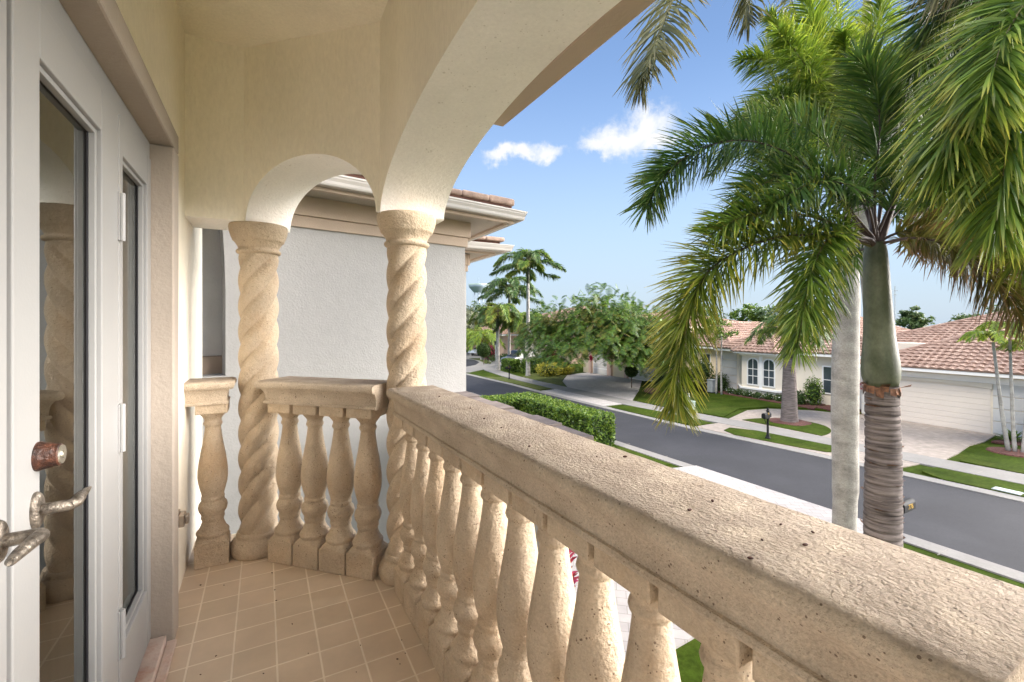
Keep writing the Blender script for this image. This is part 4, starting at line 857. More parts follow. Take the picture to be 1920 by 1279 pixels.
# ------------------------------------------------------------------ HEDGE (L-shaped) between driveway and street
h_ = tag(empty('hedge', (11.4, 17, 0)), 'thick clipped green hedge beside the street just past the long rail', 'hedge')
def hedge_mesh(boxes, n, size, rnd=R, up=.35):
    m = MB(); tot = sum((b[1] - b[0]) * (b[3] - b[2]) + ((b[1] - b[0]) + (b[3] - b[2])) * 2 * b[4] for b in boxes)
    for b in boxes:
        x0, x1, y0, y1, h = b; A_ = [(x1 - x0) * (y1 - y0), (y1 - y0) * h, (y1 - y0) * h, (x1 - x0) * h, (x1 - x0) * h]
        for fi, ar in enumerate(A_):
            for _ in range(int(n * ar / tot)):
                u, v = rnd.random(), rnd.random(); dd_ = rnd.gauss(0, .035)
                if fi == 0: p = Vector((x0 + u * (x1 - x0), y0 + v * (y1 - y0), h + dd_ * .7)); nn = Vector((0, 0, 1))
                elif fi == 1: p = Vector((x0 - dd_, y0 + u * (y1 - y0), v * h)); nn = Vector((-1, 0, 0))
                elif fi == 2: p = Vector((x1 + dd_, y0 + u * (y1 - y0), v * h)); nn = Vector((1, 0, 0))
                elif fi == 3: p = Vector((x0 + u * (x1 - x0), y0 - dd_, v * h)); nn = Vector((0, -1, 0))
                else: p = Vector((x0 + u * (x1 - x0), y1 + dd_, v * h)); nn = Vector((0, 1, 0))
                p += nn * .05 * noise.noise(p * 2.2)
                ax = (Vector((rnd.gauss(0, 1), rnd.gauss(0, 1), rnd.gauss(0, 1))) + nn * up * 2).normalized(); wv = ax.cross(Vector((rnd.gauss(0, 1), rnd.gauss(0, 1), rnd.gauss(0, 1)))).normalized(); s = size * rnd.uniform(.6, 1.3)
                m.strip([p - ax * s * .5, p, p + ax * s * .5], wv, [s * .14, s * .27, s * .05], rnd.random())
    return m
hb = [(11.0, 12.25, 14.1, 20.6, 1.38), (8.9, 11.0, 19.4, 20.6, 1.38)]
m = hedge_mesh(hb, 15000, .12); loc(m, (11.4, 17, 0)).build('foliage', M['lf_hedge'], h_)
m = MB()
for b in hb: m.box(b[0] + .07, b[1] - .07, b[2] + .07, b[3] - .07, 0, b[4] - .07)
loc(m, (11.4, 17, 0)).build('inner_twigs', M['core'], h_)
# ------------------------------------------------------------------ MAILBOXES
def mailbox(p, rz, label, digits=None, h=1.02, off=.12, group='black mailboxes on posts along the street'):
    e = tag(empty('mailbox', p, rz), label, 'mailbox', group)
    m = MB(); m.lathe([(0, .11), (.04, .11), (.07, .075), (.16, .055), (.2, .045), (h - .12, .045), (h - .1, .06), (h - .05, .06), (h, .05), (h + .12, .048), (h + .14, .07), (h + .17, .07), (h + .19, .03)], n=16); m.ball((0, 0, h + .235), .052, 12, 8); m.build('post', M['black'], e, smooth=True, auto=40)
    m = MB(); n_ = 12; pr = [(-.085, -.10), (.085, -.10)] + [(.085 * cos(pi * k / n_), .03 + .085 * sin(pi * k / n_)) for k in range(n_ + 1)]
    i = 0
    for x in (-.26, .26):
        for (y, z) in pr: m.v.append((x + off, y, h - .02 + z))
    k_ = len(pr)
    for q_ in range(k_): m.f.append((q_, (q_ + 1) % k_, k_ + (q_ + 1) % k_, k_ + q_))
    m.f.append(tuple(range(k_))[::-1]); m.f.append(tuple(range(k_, 2 * k_)))
    m.box(-.08, off + .2, -.05, .05, h - .16, h - .121); b = m.build('box', M['black'], e, bevel=.004)
    m = MB(); m.box(.10, .12, .088, .10, h, h + .10); m.box(.10, .17, .088, .10, h + .07, h + .10); m.build('flag', M['gold'], b)
    m = MB(); m.tube([(.04, 0, h - .40), (.16, 0, h - .36), (.25, 0, h - .24), (.27, 0, h - .16)], .014, 8); m.build('bracket', M['black'], e, smooth=True)
    if digits:
        cu = bpy.data.curves.new('digits', 'FONT'); cu.body = digits; cu.size = .155; cu.align_x = 'CENTER'; cu.align_y = 'CENTER'; cu.extrude = .002
        to = bpy.data.objects.new('tmp', cu); COL.objects.link(to); dg = bpy.context.evaluated_depsgraph_get()
        me = bpy.data.meshes.new_from_object(to.evaluated_get(dg)); bpy.data.objects.remove(to)
        me.materials.clear(); me.materials.append(M['gold']); no = bpy.data.objects.new('house_number', me); COL.objects.link(no); no.parent = b
        no.rotation_euler = (pi / 2, 0, 0); no.location = (off + .02, -.0875, h - .03)
    return e
mailbox((12.13, 4.80, .03), 0, 'black mailbox with gold digits half hidden behind the ringed palm trunk', '776', h=.95, off=.40)
p = GP(1437, 825); mailbox((p.x + .1, p.y, .06), pi + .12, 'black mailbox on a flared post standing on the grass verge by the circular driveway', None)
p = GP(952, 712); mailbox((p.x + .15, p.y, .06), pi + .2, 'black mailbox on a thin post on the dry verge by the tall white-trunked palm', None)
p = GP(915, 682); mailbox((p.x, p.y, .05), pi + .5, 'most distant black mailbox, at the bend of the street under the round bush', None)
# ------------------------------------------------------------------ TILED ROOFS
def roof_plane(m, A, B, C, D, tw=.32, th=.36, amp=.065, step=.06):
    """barrel-tile plane: eave A->B, top D->C (all Vectors)"""
    A, B, C, D = map(Vector, (A, B, C, D)); ex = (B - A).normalized(); nrm = ex.cross((D - A)).normalized()
    if nrm.z < 0: nrm = -nrm
    slope = nrm.cross(ex).normalized(); slope = slope if slope.z > 0 else -slope
    H = (D - A).dot(slope); rows = max(1, int(round(H / th)))
    sD, sC, sB = (D - A).dot(ex), (C - A).dot(ex), (B - A).dot(ex)
    for j in range(rows):
        h0, h1 = H * j / rows, H * (j + 1) / rows; f0, f1 = j / rows, (j + 1) / rows
        l0, r0 = sD * f0, sB + (sC - sB) * f0; l1, r1 = sD * f1, sB + (sC - sB) * f1
        n = max(2, int((r0 - l0) / tw * 4)); i = len(m.v); off = (j % 2) * tw * .5 * 0
        for a, (hh, l, r, st) in enumerate(((h0, l0, r0, step), (h1, l1, r1, .004))):
            for k in range(n + 1):
                s = l + (r - l) * k / n; s0 = l0 + (r0 - l0) * k / n
                w = abs(sin(pi * (s0 + off) / tw)) * amp; q = A + ex * s + slope * hh + nrm * (w + st); m.v.append(tuple(q))
        for k in range(n + 1):
            s = l0 + (r0 - l0) * k / n; q = A + ex * s + slope * h0 + nrm * 0; m.v.append(tuple(q))
        for k in range(n):
            m.f.append((i + k, i + k + 1, i + n + 1 + k + 1, i + n + 1 + k)); m.f.append((i + 2 * (n + 1) + k, i + 2 * (n + 1) + k + 1, i + k + 1, i + k))
def hip_line(m, a, b, r=.10):
    a, b = Vector(a), Vector(b); L_ = (b - a).length; n = max(1, int(L_ / .4)); d_ = (b - a) / n
    for k in range(n): m.tube([a + d_ * k + Vector((0, 0, .03)), a + d_ * (k + .98) + Vector((0, 0, .055))], [r * 1.1, r * .9], 8)
def hip_roof(x0, x1, y0, y1, z, rise, parent, oo, ov=.6, name='roof', fascia=True):
    """full hip roof over rectangle; eave at z"""
    X0, X1, Y0, Y1 = x0 - ov, x1 + ov, y0 - ov, y1 + ov; m = MB(); W_, L_ = X1 - X0, Y1 - Y0; hm = min(W_, L_) / 2
    if L_ >= W_: r1, r2 = Vector(((X0 + X1) / 2, Y0 + hm, z + rise)), Vector(((X0 + X1) / 2, Y1 - hm, z + rise))
    else: r1, r2 = Vector((X0 + hm, (Y0 + Y1) / 2, z + rise)), Vector((X1 - hm, (Y0 + Y1) / 2, z + rise))
    a, b, c, d = Vector((X0, Y0, z)), Vector((X1, Y0, z)), Vector((X1, Y1, z)), Vector((X0, Y1, z))
    if L_ >= W_:
        roof_plane(m, d, a, r1, r2); roof_plane(m, b, c, r2, r1); roof_plane(m, a, b, r1, r1); roof_plane(m, c, d, r2, r2)
    else:
        roof_plane(m, a, b, r2, r1); roof_plane(m, c, d, r1, r2); roof_plane(m, b, c, r2, r2); roof_plane(m, d, a, r1, r1)
    for p_, q_ in ((a, r1), (b, r1 if L_ >= W_ else r2), (c, r2), (d, r2 if L_ >= W_ else r1), (r1, r2)):
        if (q_ - p_).length > .3: hip_line(m, p_, q_)
    o = loc(m, oo).build(name, M['tile_roof'], parent)
    m = MB(); m.box(X0 + .02, X1 - .02, Y0 + .02, Y1 - .02, z - .16, z - .012); loc(m, oo).build('fascia', M['winframe'], parent)
    return o
def pn(name, m_, parent, oo, *bs, bevel=0):
    q = MB()
    for b in bs: q.box(*b)
    return loc(q, oo).build(name, m_, parent, bevel=bevel)
def window(parent, oo, x, y0, y1, z0, z1, arch=False, bars=(1, 2), face='x', wall_x=None):
    """window in a wall facing -X at plane x (face='y': facing -Y, x/y swapped)"""
    def bx(m, a0, a1, d0, d1, c0, c1):
        if face == 'x': m.box(x - d1, x - d0, a0, a1, c0, c1)
        else: m.box(a0, a1, x - d1, x - d0, c0, c1)
    f = MB(); w = .07
    bx(f, y0 - w, y0, .004, .05, z0 - w, z1 + (0 if arch else w)); bx(f, y1, y1 + w, .004, .05, z0 - w, z1 + (0 if arch else w)); bx(f, y0, y1, .004, .05, z0 - w, z0)
    if not arch: bx(f, y0, y1, .004, .05, z1, z1 + w)
    else:
        n = 10; cy, ry, rz = (y0 + y1) / 2, (y1 - y0) / 2, (y1 - y0) / 2 * .8
        for k in range(n):
            a0, a1 = pi * k / n, pi * (k + 1) / n
            pts = [(cy - ry * cos(a), z1 + rz * sin(a)) for a in (a0, a1)] + [(cy - (ry + w) * cos(a), z1 + (rz + w) * sin(a)) for a in (a1, a0)]
            P_ = lambda d_: [((x - d_, p_[0], p_[1]) if face == 'x' else (p_[0], x - d_, p_[1])) for p_ in pts]
            i = len(f.v); f.v += P_(.05) + P_(.004); f.f += [(i, i + 1, i + 2, i + 3), (i + 7, i + 6, i + 5, i + 4)] + [(i + q_, i + (q_ + 1) % 4, i + 4 + (q_ + 1) % 4, i + 4 + q_) for q_ in range(4)]
    for k in range(1, bars[0] + 1): yy = y0 + (y1 - y0) * k / (bars[0] + 1); bx(f, yy - .015, yy + .015, .006, .035, z0, z1 + (.8 * (y1 - y0) / 2 if arch else 0) - .01)
    for k in range(1, bars[1] + 1): zz = z0 + (z1 - z0) * k / (bars[1] + 1) + (.08 if arch else 0); bx(f, y0, y1, .007, .034, zz - .018, zz + .018)
    wo = loc(f, oo).build('window', M['winframe'], parent)
    g_ = MB()
    pts = [(y0, z0), (y1, z0), (y1, z1)]
    if arch: pts += [((y0 + y1) / 2 + (y1 - y0) / 2 * cos(pi * k / 10), z1 + (y1 - y0) / 2 * .8 * sin(pi * k / 10)) for k in range(1, 10)]
    pts += [(y0, z1)]
    g_.quad(*[((x - .003, a, b) if face == 'x' else (a, x - .003, b)) for a, b in pts])
    loc(g_, oo).build('pane', M['glassdark'], wo); return wo
# ---- House R: bay window + garage, across the street
oo = (29, 12, 0)
hr = tag(empty('house', oo), 'cream one-storey house across the street with wide garage door and bay of two arched windows', 'house')
GX = 28.6
q = MB(); q.box(GX, GX + 7, 6.0, 12.9, 0, 2.62); q.box(29.9, 42, 12.9, 22.6, 0, 3.2); q.box(31, 44, 2, 12.9, 2.3, 3.9)
loc(q, oo).build('wall', M['hcream'], hr)
pn('band', M['winframe'], hr, oo, (GX - .03, GX - .003, 5.95, 12.95, 2.30, 2.55), (GX - .05, GX - .031, 5.95, 12.95, 2.42, 2.55))
q = MB(); q.box(GX - .02, GX + .02, 7.85, 12.5, .03, 2.06)
for k in range(1, 4): pass
gd = loc(q, oo).build('garage_door', M['garage'], hr)
q = MB()
for k in range(4):
    z = .06 + k * .505
    q.box(GX - .030, GX - .021, 7.86, 12.49, z, z + .235); q.box(GX - .030, GX - .021, 7.86, 12.49, z + .25, z + .49)
loc(q, oo).build('door_panel', M['garage'], gd, bevel=.006)
q = MB()     # shallow curved lintel over the door
for k in range(12):
    y0_, y1_ = 7.8 + k * .3925, 7.8 + (k + 1) * .3925; c_ = lambda y: 2.06 + .10 * (1 - ((y - 10.15) / 2.35) ** 2)
    q.quad((GX - .06, y0_, c_(y0_)), (GX - .06, y1_, c_(y1_)), (GX - .06, y1_, 2.29), (GX - .06, y0_, 2.29)); q.quad((GX - .06, y0_, c_(y0_)), (GX, y0_, c_(y0_)), (GX, y1_, c_(y1_)), (GX - .06, y1_, c_(y1_)))
loc(q, oo).build('garage_lintel', M['hcream'], hr)
for k in range(4):
    for ya, yb in ((6.0, 7.78), (12.55, 12.9)): pn('rustication', M['hgrey'], hr, oo, (GX - .035, GX - .002, ya, yb, .1 + k * .56, .62 + k * .56), bevel=.01)
# bay: half octagon at y 15.9..19.4
bx0 = 29.9; BAY = [(bx0, 17.1), (28.95, 17.85), (28.95, 19.05), (28.95, 20.25), (bx0, 21.1)]
q = MB(); q.prism([(bx0 + .1, 17.1)] + BAY[0:2] + BAY[3:5] + [(bx0 + .1, 21.1)], 0, 3.0); loc(q, oo).build('bay', M['hcream'], hr)
q = MB(); q.prism([(bx0 - .01, 16.95), (28.83, 17.78), (28.83, 20.33), (bx0 - .01, 21.25)], .55, .66); q.prism([(bx0 - .01, 16.95), (28.85, 17.78), (28.85, 20.33), (bx0 - .01, 21.25)], 2.80, 2.97); loc(q, oo).build('bay_sill', M['winframe'], hr)
window(hr, oo, 28.95, 17.97, 18.68, .90, 2.32, True, (1, 2)); window(hr, oo, 28.95, 19.08, 19.79, .90, 2.32, True, (1, 2))
pn('corner_post', M['winframe'], hr, oo, (28.90, 28.947, 18.78, 18.98, .66, 2.80))
for k in range(5):
    for ya, yb in ((21.3, 22.6), (13.0, 14.6)): pn('rustication', M['hgrey'], hr, oo, (29.86, 29.898, ya, yb, .1 + k * .56, .62 + k * .56), bevel=.01)
window(hr, oo, 29.9, 14.85, 15.5, .8, 2.35, False, (0, 1))
hip_roof(GX, GX + 9, 5.5, 12.6, 2.80, 1.75, hr, oo, .5)
hip_roof(29.9, 42, 12.6, 22.4, 3.15, 2.4, hr, oo, .5)
hip_roof(32, 46, 1, 14.6, 3.55, 2.7, hr, oo, .6)
q = MB()      # small turret roof over the bay
ap = Vector((30.6, 19.1, 4.25)); EV = [(30.6, 16.4), (29.55, 16.6), (28.45, 17.6), (28.45, 20.6), (29.55, 21.6), (30.6, 21.8)]
for (xa, ya), (xb, yb) in zip(EV, EV[1:]): roof_plane(q, (xa, ya, 3.05), (xb, yb, 3.05), ap, ap)
for (xa, ya) in EV[1:-1]: hip_line(q, (xa, ya, 3.05), ap, .08)
loc(q, oo).build('bay_roof', M['tile_roof'], hr)
q = MB(); q.prism([(30.6, 16.45), (29.57, 16.65), (28.5, 17.62), (28.5, 20.58), (29.57, 21.55), (30.6, 21.75)], 2.955, 3.04); loc(q, oo).build('bay_fascia', M['winframe'], hr)
# ---- House M: yellow, behind the feathery tree, with two garage doors
oo = (30, 32, 0)
hm_ = tag(empty('house', oo), 'pale yellow house with white garage doors half hidden behind the spreading feathery tree', 'house')
q = MB(); q.box(28.9, 38, 27.8, 38.0, 0, 2.7); q.box(32.0, 44, 23.1, 27.8, 0, 3.0); q.box(33, 45, 28.5, 42, 2.6, 4.6); loc(q, oo).build('wall', M['hyellow'], hm_)
for (a, b) in ((28.3, 31.3), (34.2, 36.4)):
    q = MB(); q.box(28.87, 28.9, a, b, .03, 2.15); g_ = loc(q, oo).build('garage_door', M['winframe'], hm_)
    q = MB()
    for k in range(4): q.box(28.86, 28.869, a + .1, b - .1, .1 + k * .52, .54 + k * .52)
    loc(q, oo).build('door_panel', M['hgrey'], g_, bevel=.01)
pn('pillar', M['hpink'], hm_, oo, (28.7, 28.87, 31.35, 31.75, 0, 2.6), (28.7, 28.87, 33.5, 34.1, 0, 2.6), (28.7, 28.87, 36.5, 36.9, 0, 2.6))
window(hm_, oo, 32.0, 23.35, 24.05, .95, 2.45, False, (0, 1)); window(hm_, oo, 32.0, 25.2, 26.0, .95, 2.45, False, (0, 1))
hip_roof(28.9, 38, 27.8, 38.0, 2.85, 1.9, hm_, oo, .5); hip_roof(32, 44, 23.4, 29.6, 3.1, 1.9, hm_, oo, .5); hip_roof(33, 45, 30, 42, 4.7, 1.6, hm_, oo, .5)
# ---- House P: pink two-storey farther up the street
oo = (34, 56, 0)
hp = tag(empty('house', oo), 'two-storey pink and cream house far up the street behind the tall palms', 'house')
q = MB(); q.box(33, 46, 46, 60, 0, 4.5); q.box(30, 40, 58, 70, 0, 3.2); loc(q, oo).build('wall', M['hpink'], hp)
q = MB(); q.box(32.6, 33.0, 52, 55, 0, 4.4); q.box(29.7, 30.0, 60.0, 61.0, 0, 3.2); q.box(29.7, 30.0, 66.0, 67.0, 0, 3.2); loc(q, oo).build('pilaster', M['hcream'], hp)
pn('garage_door', mat('brown_door', (.30, .19, .13), .6), hp, oo, (29.95, 29.99, 61.2, 65.8, .02, 2.6))
window(hp, oo, 33.0, 47.2, 48.6, 2.9, 4.1, False, (1, 1)); window(hp, oo, 33.0, 56.5, 57.7, 2.9, 4.1, False, (1, 1)); window(hp, oo, 33.0, 50, 51.2, .9, 2.4, False, (1, 1))
hip_roof(33, 46, 46, 60, 4.65, 2.0, hp, oo, .6); hip_roof(30, 40, 58, 70, 3.4, 2.3, hp, oo, .6)
oo = (48, 62, 0)
hq = tag(empty('house', oo), 'most distant tiled house, only its terracotta roof showing over the tree line', 'house')
q = MB(); q.box(44, 60, 62, 76, 0, 5.6); loc(q, oo).build('wall', M['hcream'], hq); hip_roof(44, 60, 62, 76, 5.8, 2.2, hq, oo, .6)
# ================================================================== STREET TREES AND PLANTS
def tree_trunk(m, p0, p1, r0, r1, n=10, bend=.0):
    p0, p1 = Vector(p0), Vector(p1); q = (p0 + p1) / 2 + Vector((R.uniform(-bend, bend), R.uniform(-bend, bend), 0)); m.tube(bez([p0, q, p1], 8), [r0 + (r1 - r0) * i / 8 for i in range(9)], n)
def simple_palm(base, H, label, nf=14, Lf=2.4, lm='pf_mid', r0=.2, r1=.13, tm='bark_pale', L=.6, n=42, cs=.9, w=.03, droop=.5, lean=(0, 0), rise=(.2, 1.0), seed_=1, swell=1.0, group=None, fan=False):
    rn = random.Random(seed_); o = Vector((base[0], base[1], 0)); e = tag(empty('palm_tree', o), label, 'palm tree', group)
    top = Vector((lean[0], lean[1], H)); m = MB()
    m.tube(bez([(0, 0, 0), (lean[0] * .2, lean[1] * .2, H * .12), (lean[0] * .5, lean[1] * .5, H * .5), top], 16), [r0 * 1.35, r0 * 1.15, r0 * 1.02] + [r0 * swell + (r1 - r0 * swell) * i / 13 for i in range(14)], 14); m.build('trunk', M[tm], e, smooth=True)
    if cs:
        m = MB(); m.tube([top - Vector((0, 0, .05)), top + Vector((0, 0, cs * .3)), top + Vector((0, 0, cs))], [r1 * 1.12, r1 * 1.05, r1 * .6], 14); m.build('crownshaft', M['crownshaft'], e, smooth=True)
    c = top + Vector((0, 0, cs))
    for k in range(nf):
        a = 2 * pi * k / nf * 2.4 + rn.uniform(-.2, .2); el = rise[0] + (rise[1] - rise[0]) * (k / nf); l = Lf * rn.uniform(.85, 1.1); d_ = Vector((cos(a), sin(a), 0))
        pts = [c - Vector((0, 0, .1)), c + d_ * l * .25 * cos(el) + Vector((0, 0, l * .28 * sin(el) + .05)), c + d_ * l * .55 * cos(el * .8) + Vector((0, 0, l * (.42 * sin(el) - .02))), c + d_ * l * .82 * cos(el * .7) + Vector((0, 0, l * (.36 * sin(el) - .18 * droop * 2))), c + d_ * l * .98 * cos(el * .6) + Vector((0, 0, l * (.2 * sin(el) - .42 * droop * 1.6)))]
        frond(e, [p + o for p in pts], M[lm if not isinstance(lm, list) else lm[k % len(lm)]], L, n, org=o, w=w, stem=.03, nseg=2, droop=.5, rnd=rn, plume=False, rows=(-.4, .1, .4), start=.2)
    return e
p = GP(990, 706); simple_palm(p, 8.8, 'tall royal palm with slim white trunk standing on the dry front lawn', 18, 3.5, ['pf_dark', 'pf_dark', 'pf_mid'], .21, .14, L=.85, n=110, cs=1.7, w=.045, droop=.3, rise=(-.5, 1.5), seed_=3)
p = GP(967, 700); simple_palm((p.x - .2, p.y + 3.6), 4.7, 'bushy palm with thick pale trunk left of the tall royal palm', 22, 3.0, ['pf_yellow', 'pf_mid', 'pf_dark'], .24, .17, L=.85, n=100, cs=1.2, w=.045, droop=.38, rise=(-.4, 1.35), seed_=5)
p = DP(955, 606, 53); simple_palm(p, 7.3, 'tall dark palm whose drooping crown rises behind the bushy palm', 18, 4.0, 'pf_dark', .2, .14, L=1.0, n=90, cs=1.5, w=.05, droop=.35, rise=(-.4, 1.4), seed_=8)
p = DP(984, 606, 50); simple_palm(p, 3.8, 'lower green palm between the bushy palm and the royal palm trunk', 18, 3.6, ['pf_mid', 'pf_dark'], .18, .13, L=.9, n=80, cs=1.2, w=.055, seed_=9)
p = DP(903, 606, 62); simple_palm(p, 1.8, 'yellow-green feathery palm at the far left beside the white wing', 16, 4.0, 'pf_bright', .2, .15, L=1.0, n=46, cs=.7, w=.05, rise=(.3, 1.45), seed_=10)
p = DP(883, 606, 70); simple_palm(p, 2.4, 'low yellowing palm behind the parked white car', 13, 3.2, 'pf_yellow', .2, .15, L=.9, n=40, cs=.7, w=.05, rise=(.2, 1.2), seed_=12)
p = DP(925, 606, 66); simple_palm(p, 4.2, 'dark green palm rising behind the round clipped bush', 14, 3.3, 'pf_mid', .2, .15, L=.9, n=40, cs=.9, w=.05, seed_=14)
# foxtail on the driveway island with a mulch ring and the fat grey trunk
p = GP(1480, 793); ob = Vector((p.x, p.y, 0))
pt = simple_palm(ob, 3.3, 'stout grey-trunked palm growing in a mulch ring on the driveway island', 12, 2.2, ['pf_mid', 'pf_dark'], .40, .27, tm='bark_ring', L=.6, n=60, cs=1.3, w=.03, seed_=21, rise=(0, 1.2))
m = MB(); m.lathe([(.03, .95), (.08, .9), (.10, .55), (.11, .3)], n=24, rf=lambda r, a, z: r * (1 + .05 * sin(5 * a))); m.build('mulch_ring', M['mulch'], pt)
# triple-trunk slender palms at the right lawn
p = GP(1900, 852); ob = Vector((p.x, p.y, 0)); e = tag(empty('palm_tree', ob), 'cluster palm with three slim leaning white trunks and yellow-green fronds on the right lawn', 'palm tree')
m = MB(); m.lathe([(.055, .75), (.10, .7), (.12, .3)], n=20); m.build('mulch_ring', M['mulch'], e)
for (dx, dy, tu, tv, b0) in ((.0, .12, 1862, 642, .065), (.05, -.03, 1893, 625, .06), (.1, -.22, 1935, 660, .055)):
    tp = DP(tu, tv, 17.6 + dx) - ob; m = MB(); m.tube(bez([(dx, dy, 0), (dx + (tp.x - dx) * .35, dy + (tp.y - dy) * .45, tp.z * .35), (tp.x, tp.y, tp.z)], 10), [b0 * (1.2 - .05 * i) for i in range(11)], 10); m.build('trunk', M['bark_pale'], e, smooth=True)
    rn = random.Random(int(tu))
    for k in range(9):
        a = 2 * pi * k / 9 + rn.uniform(-.2, .2); d_ = Vector((cos(a), sin(a), 0)); c = tp + Vector((0, 0, .05)); l = 1.1
        frond(e, [c + ob, c + ob + d_ * .28 + Vector((0, 0, .34)), c + ob + d_ * .65 + Vector((0, 0, .32)), c + ob + d_ * 1.0 + Vector((0, 0, .0))], M['pf_bright'], .42, 42, org=ob, w=.022, nseg=2, stem=.02, plume=False, rnd=rn)
# poinciana: wide flat spreading feathery crown, leaning out over the drive from a trunk at its right-hand side
ob = Vector((25.4, 22.3, 0)); e = tag(empty('feathery_tree', ob), 'wide spreading feathery-leaved tree in front of the white garage doors', 'tree')
m = MB(); tree_trunk(m, (0, 0, 0), (-.4, .7, 1.7), .26, .2, 12, .05); m.build('trunk', M['branch'], e, smooth=True)
rn = random.Random(5); cl = []; CC = Vector((-2.3, 5.6, 0))
def crown_z(x, y):
    r_ = hypot(x - CC.x, y - CC.y); return 6.5 - .06 * r_ * r_ + 1.3 * noise.noise(Vector((x, y, 3)) * .45)
for k in range(17):
    a = 2 * pi * k / 17 + rn.uniform(-.2, .2); l = rn.uniform(2.0, 6.0); x_, y_ = CC.x + cos(a) * l, CC.y + sin(a) * l
    q0 = Vector((-.4, .7, 1.6)); q3 = Vector((x_, y_, crown_z(x_, y_) - rn.uniform(.3, 1.8))); mid = q0.lerp(q3, .5) + Vector((0, 0, .5)); m = MB(); b_ = bez([q0, q0.lerp(mid, .5) + Vector((0, 0, .2)), mid, q3], 12)
    m.tube(b_, [.13 - .009 * i for i in range(13)], 7)
    for s_ in range(6):
        st = b_[4 + s_]; en = st + Vector((rn.uniform(-1.4, 1.4), rn.uniform(-1.4, 1.4), rn.uniform(-.2, 1.0))); m.tube(bez([st, (st + en) / 2 + Vector((0, 0, .12)), en], 4), [.04, .034, .026, .018, .01], 5); cl.append(en)
    cl += [b_[12], b_[10], b_[8]]; m.build('limb', M['branch'], e, smooth=True)
def spray(m, p, d_, l, rnd, w=.026):
    """fern-like compound leaf: leaflets paired along a drooping stalk"""
    q = p.copy(); dv = d_.normalized(); n = 10
    for j in range(n):
        dv = (dv + Vector((0, 0, -.11))).normalized(); q = q + dv * l / n; sd_ = dv.cross(Vector((0, 0, 1))); sd_ = sd_.normalized() if sd_.length > .05 else Vector((1, 0, 0)); tn = rnd.random()
        ll = l * .30 * sin(pi * (j + 1.2) / (n + 1.5))
        for sg in (-1, 1):
            a_ = q + (sd_ * sg + dv * .35 - Vector((0, 0, .22))).normalized() * ll; m.strip([q, a_], dv, [w, w * .5], tn)
m = MB(); my = MB()
for c_ in cl:
    for k in range(24):
        d_ = Vector((rn.gauss(0, 1), rn.gauss(0, 1), rn.gauss(.15, .35))); pos = c_ + Vector((rn.gauss(0, .6), rn.gauss(0, .6), rn.gauss(.05, .35)))
        spray(m if rn.random() < .85 else my, pos, d_, rn.uniform(.5, .9), rn)
for k in range(5200):
    a = rn.uniform(0, 2 * pi); r_ = 6.5 * sqrt(rn.random()); x_, y_ = CC.x + cos(a) * r_, CC.y + sin(a) * r_; hole = noise.noise(Vector((x_, y_, 9)) * .7)
    if hole < -.24: continue
    zz = crown_z(x_, y_) - abs(rn.gauss(0, .95)) - (.4 if rn.random() < .2 else 0); zz = max(zz, 2.5 + .5 * noise.noise(Vector((x_, y_, 5)))); spray(m if noise.noise(Vector((x_, y_, zz)) * .6) < .40 and rn.random() < .96 else my, Vector((x_, y_, zz)), Vector((cos(a) * .8 + rn.gauss(0, .6), sin(a) * .8 + rn.gauss(0, .6), rn.gauss(.05, .3))), rn.uniform(.55, .95), rn)
for k in range(300):      # wispy upright sprays over the top
    a = rn.uniform(0, 2 * pi); r_ = 5.0 * sqrt(rn.random()); x_, y_ = CC.x + cos(a) * r_, CC.y + sin(a) * r_
    spray(m, Vector((x_, y_, crown_z(x_, y_) + rn.uniform(0, .7))), Vector((rn.gauss(0, .6), rn.gauss(0, .6), 1)), rn.uniform(.5, .9), rn)
m.build('crown', M['lf_poin'], e); my.build('crown_yellowing', M['lf_poin_y'], e)
# round clipped bush on a stem, far left, and ball topiary by the middle driveway
def topiary(p, h, r, label, lm='lf_dark', n=2600, sz=.09):
    e = tag(empty('topiary_bush', (p[0], p[1], 0)), label, 'bush'); m = MB(); m.tube([(0, 0, 0), (0, 0, h - r * .6)], [.05, .04], 8); m.build('trunk', M['branch'], e, smooth=True)
    m = MB(); leaves(m, (0, 0, h), (r, r, r), n, sz, shell=.8, up=.6); m.build('crown', M[lm], e); m = MB(); m.ball((0, 0, h), r * .82); m.build('inner_twigs', M['core'], e)
p = GP(907, 684); topiary(p, 1.75, .85, 'round clipped bush on a short stem at the bend of the street', 'lf_dark', 2600, .16)
p = GP(1184, 728); topiary(p, 1.35, .52, 'dark ball topiary on a stem in the mulch bed by the middle driveway', 'lf_dark', 1800, .1)
def bed(name, poly, z=.10): return flat(name, poly, z, M['mulch'], .08)
bed('mulch_bed', [(24.1, 24.6), (25.6, 25.8), (26.2, 25.0), (25.2, 23.2), (23.6, 23.4)]); bed('mulch_bed', [(27.7, 14.9), (28.5, 15.1), (29.9, 15.4), (29.9, 22.8), (28.7, 22.6), (28.1, 21.0), (28.0, 18.6)]); bed('mulch_bed', [(28.0, 13.4), (29.8, 13.0), (29.8, 15.2), (28.3, 15.1)]); bed('mulch_bed', [(26.6, 7.3), (28.3, 7.1), (28.3, 4.8), (27.0, 5.2)])
def mound(name, p, rad, n, size, lm, label, cat='plant', group=None, **k):
    e = tag(empty(name, (p[0], p[1], 0)), label, cat, group); m = MB(); nz_ = rad[2]
    leaves(m, (0, 0, nz_ * .9), rad, n, size, shell=k.pop('shell', .45), **k); m.v = [(x, y, max(.02, z)) for x, y, z in m.v]; m.build('foliage', M[lm], e)
    m = MB(); m.ball((0, 0, nz_ * .8), 1, 10, 6, (rad[0] * .6, rad[1] * .6, nz_ * .6)); m.build('inner_twigs', M['core'], e); return e
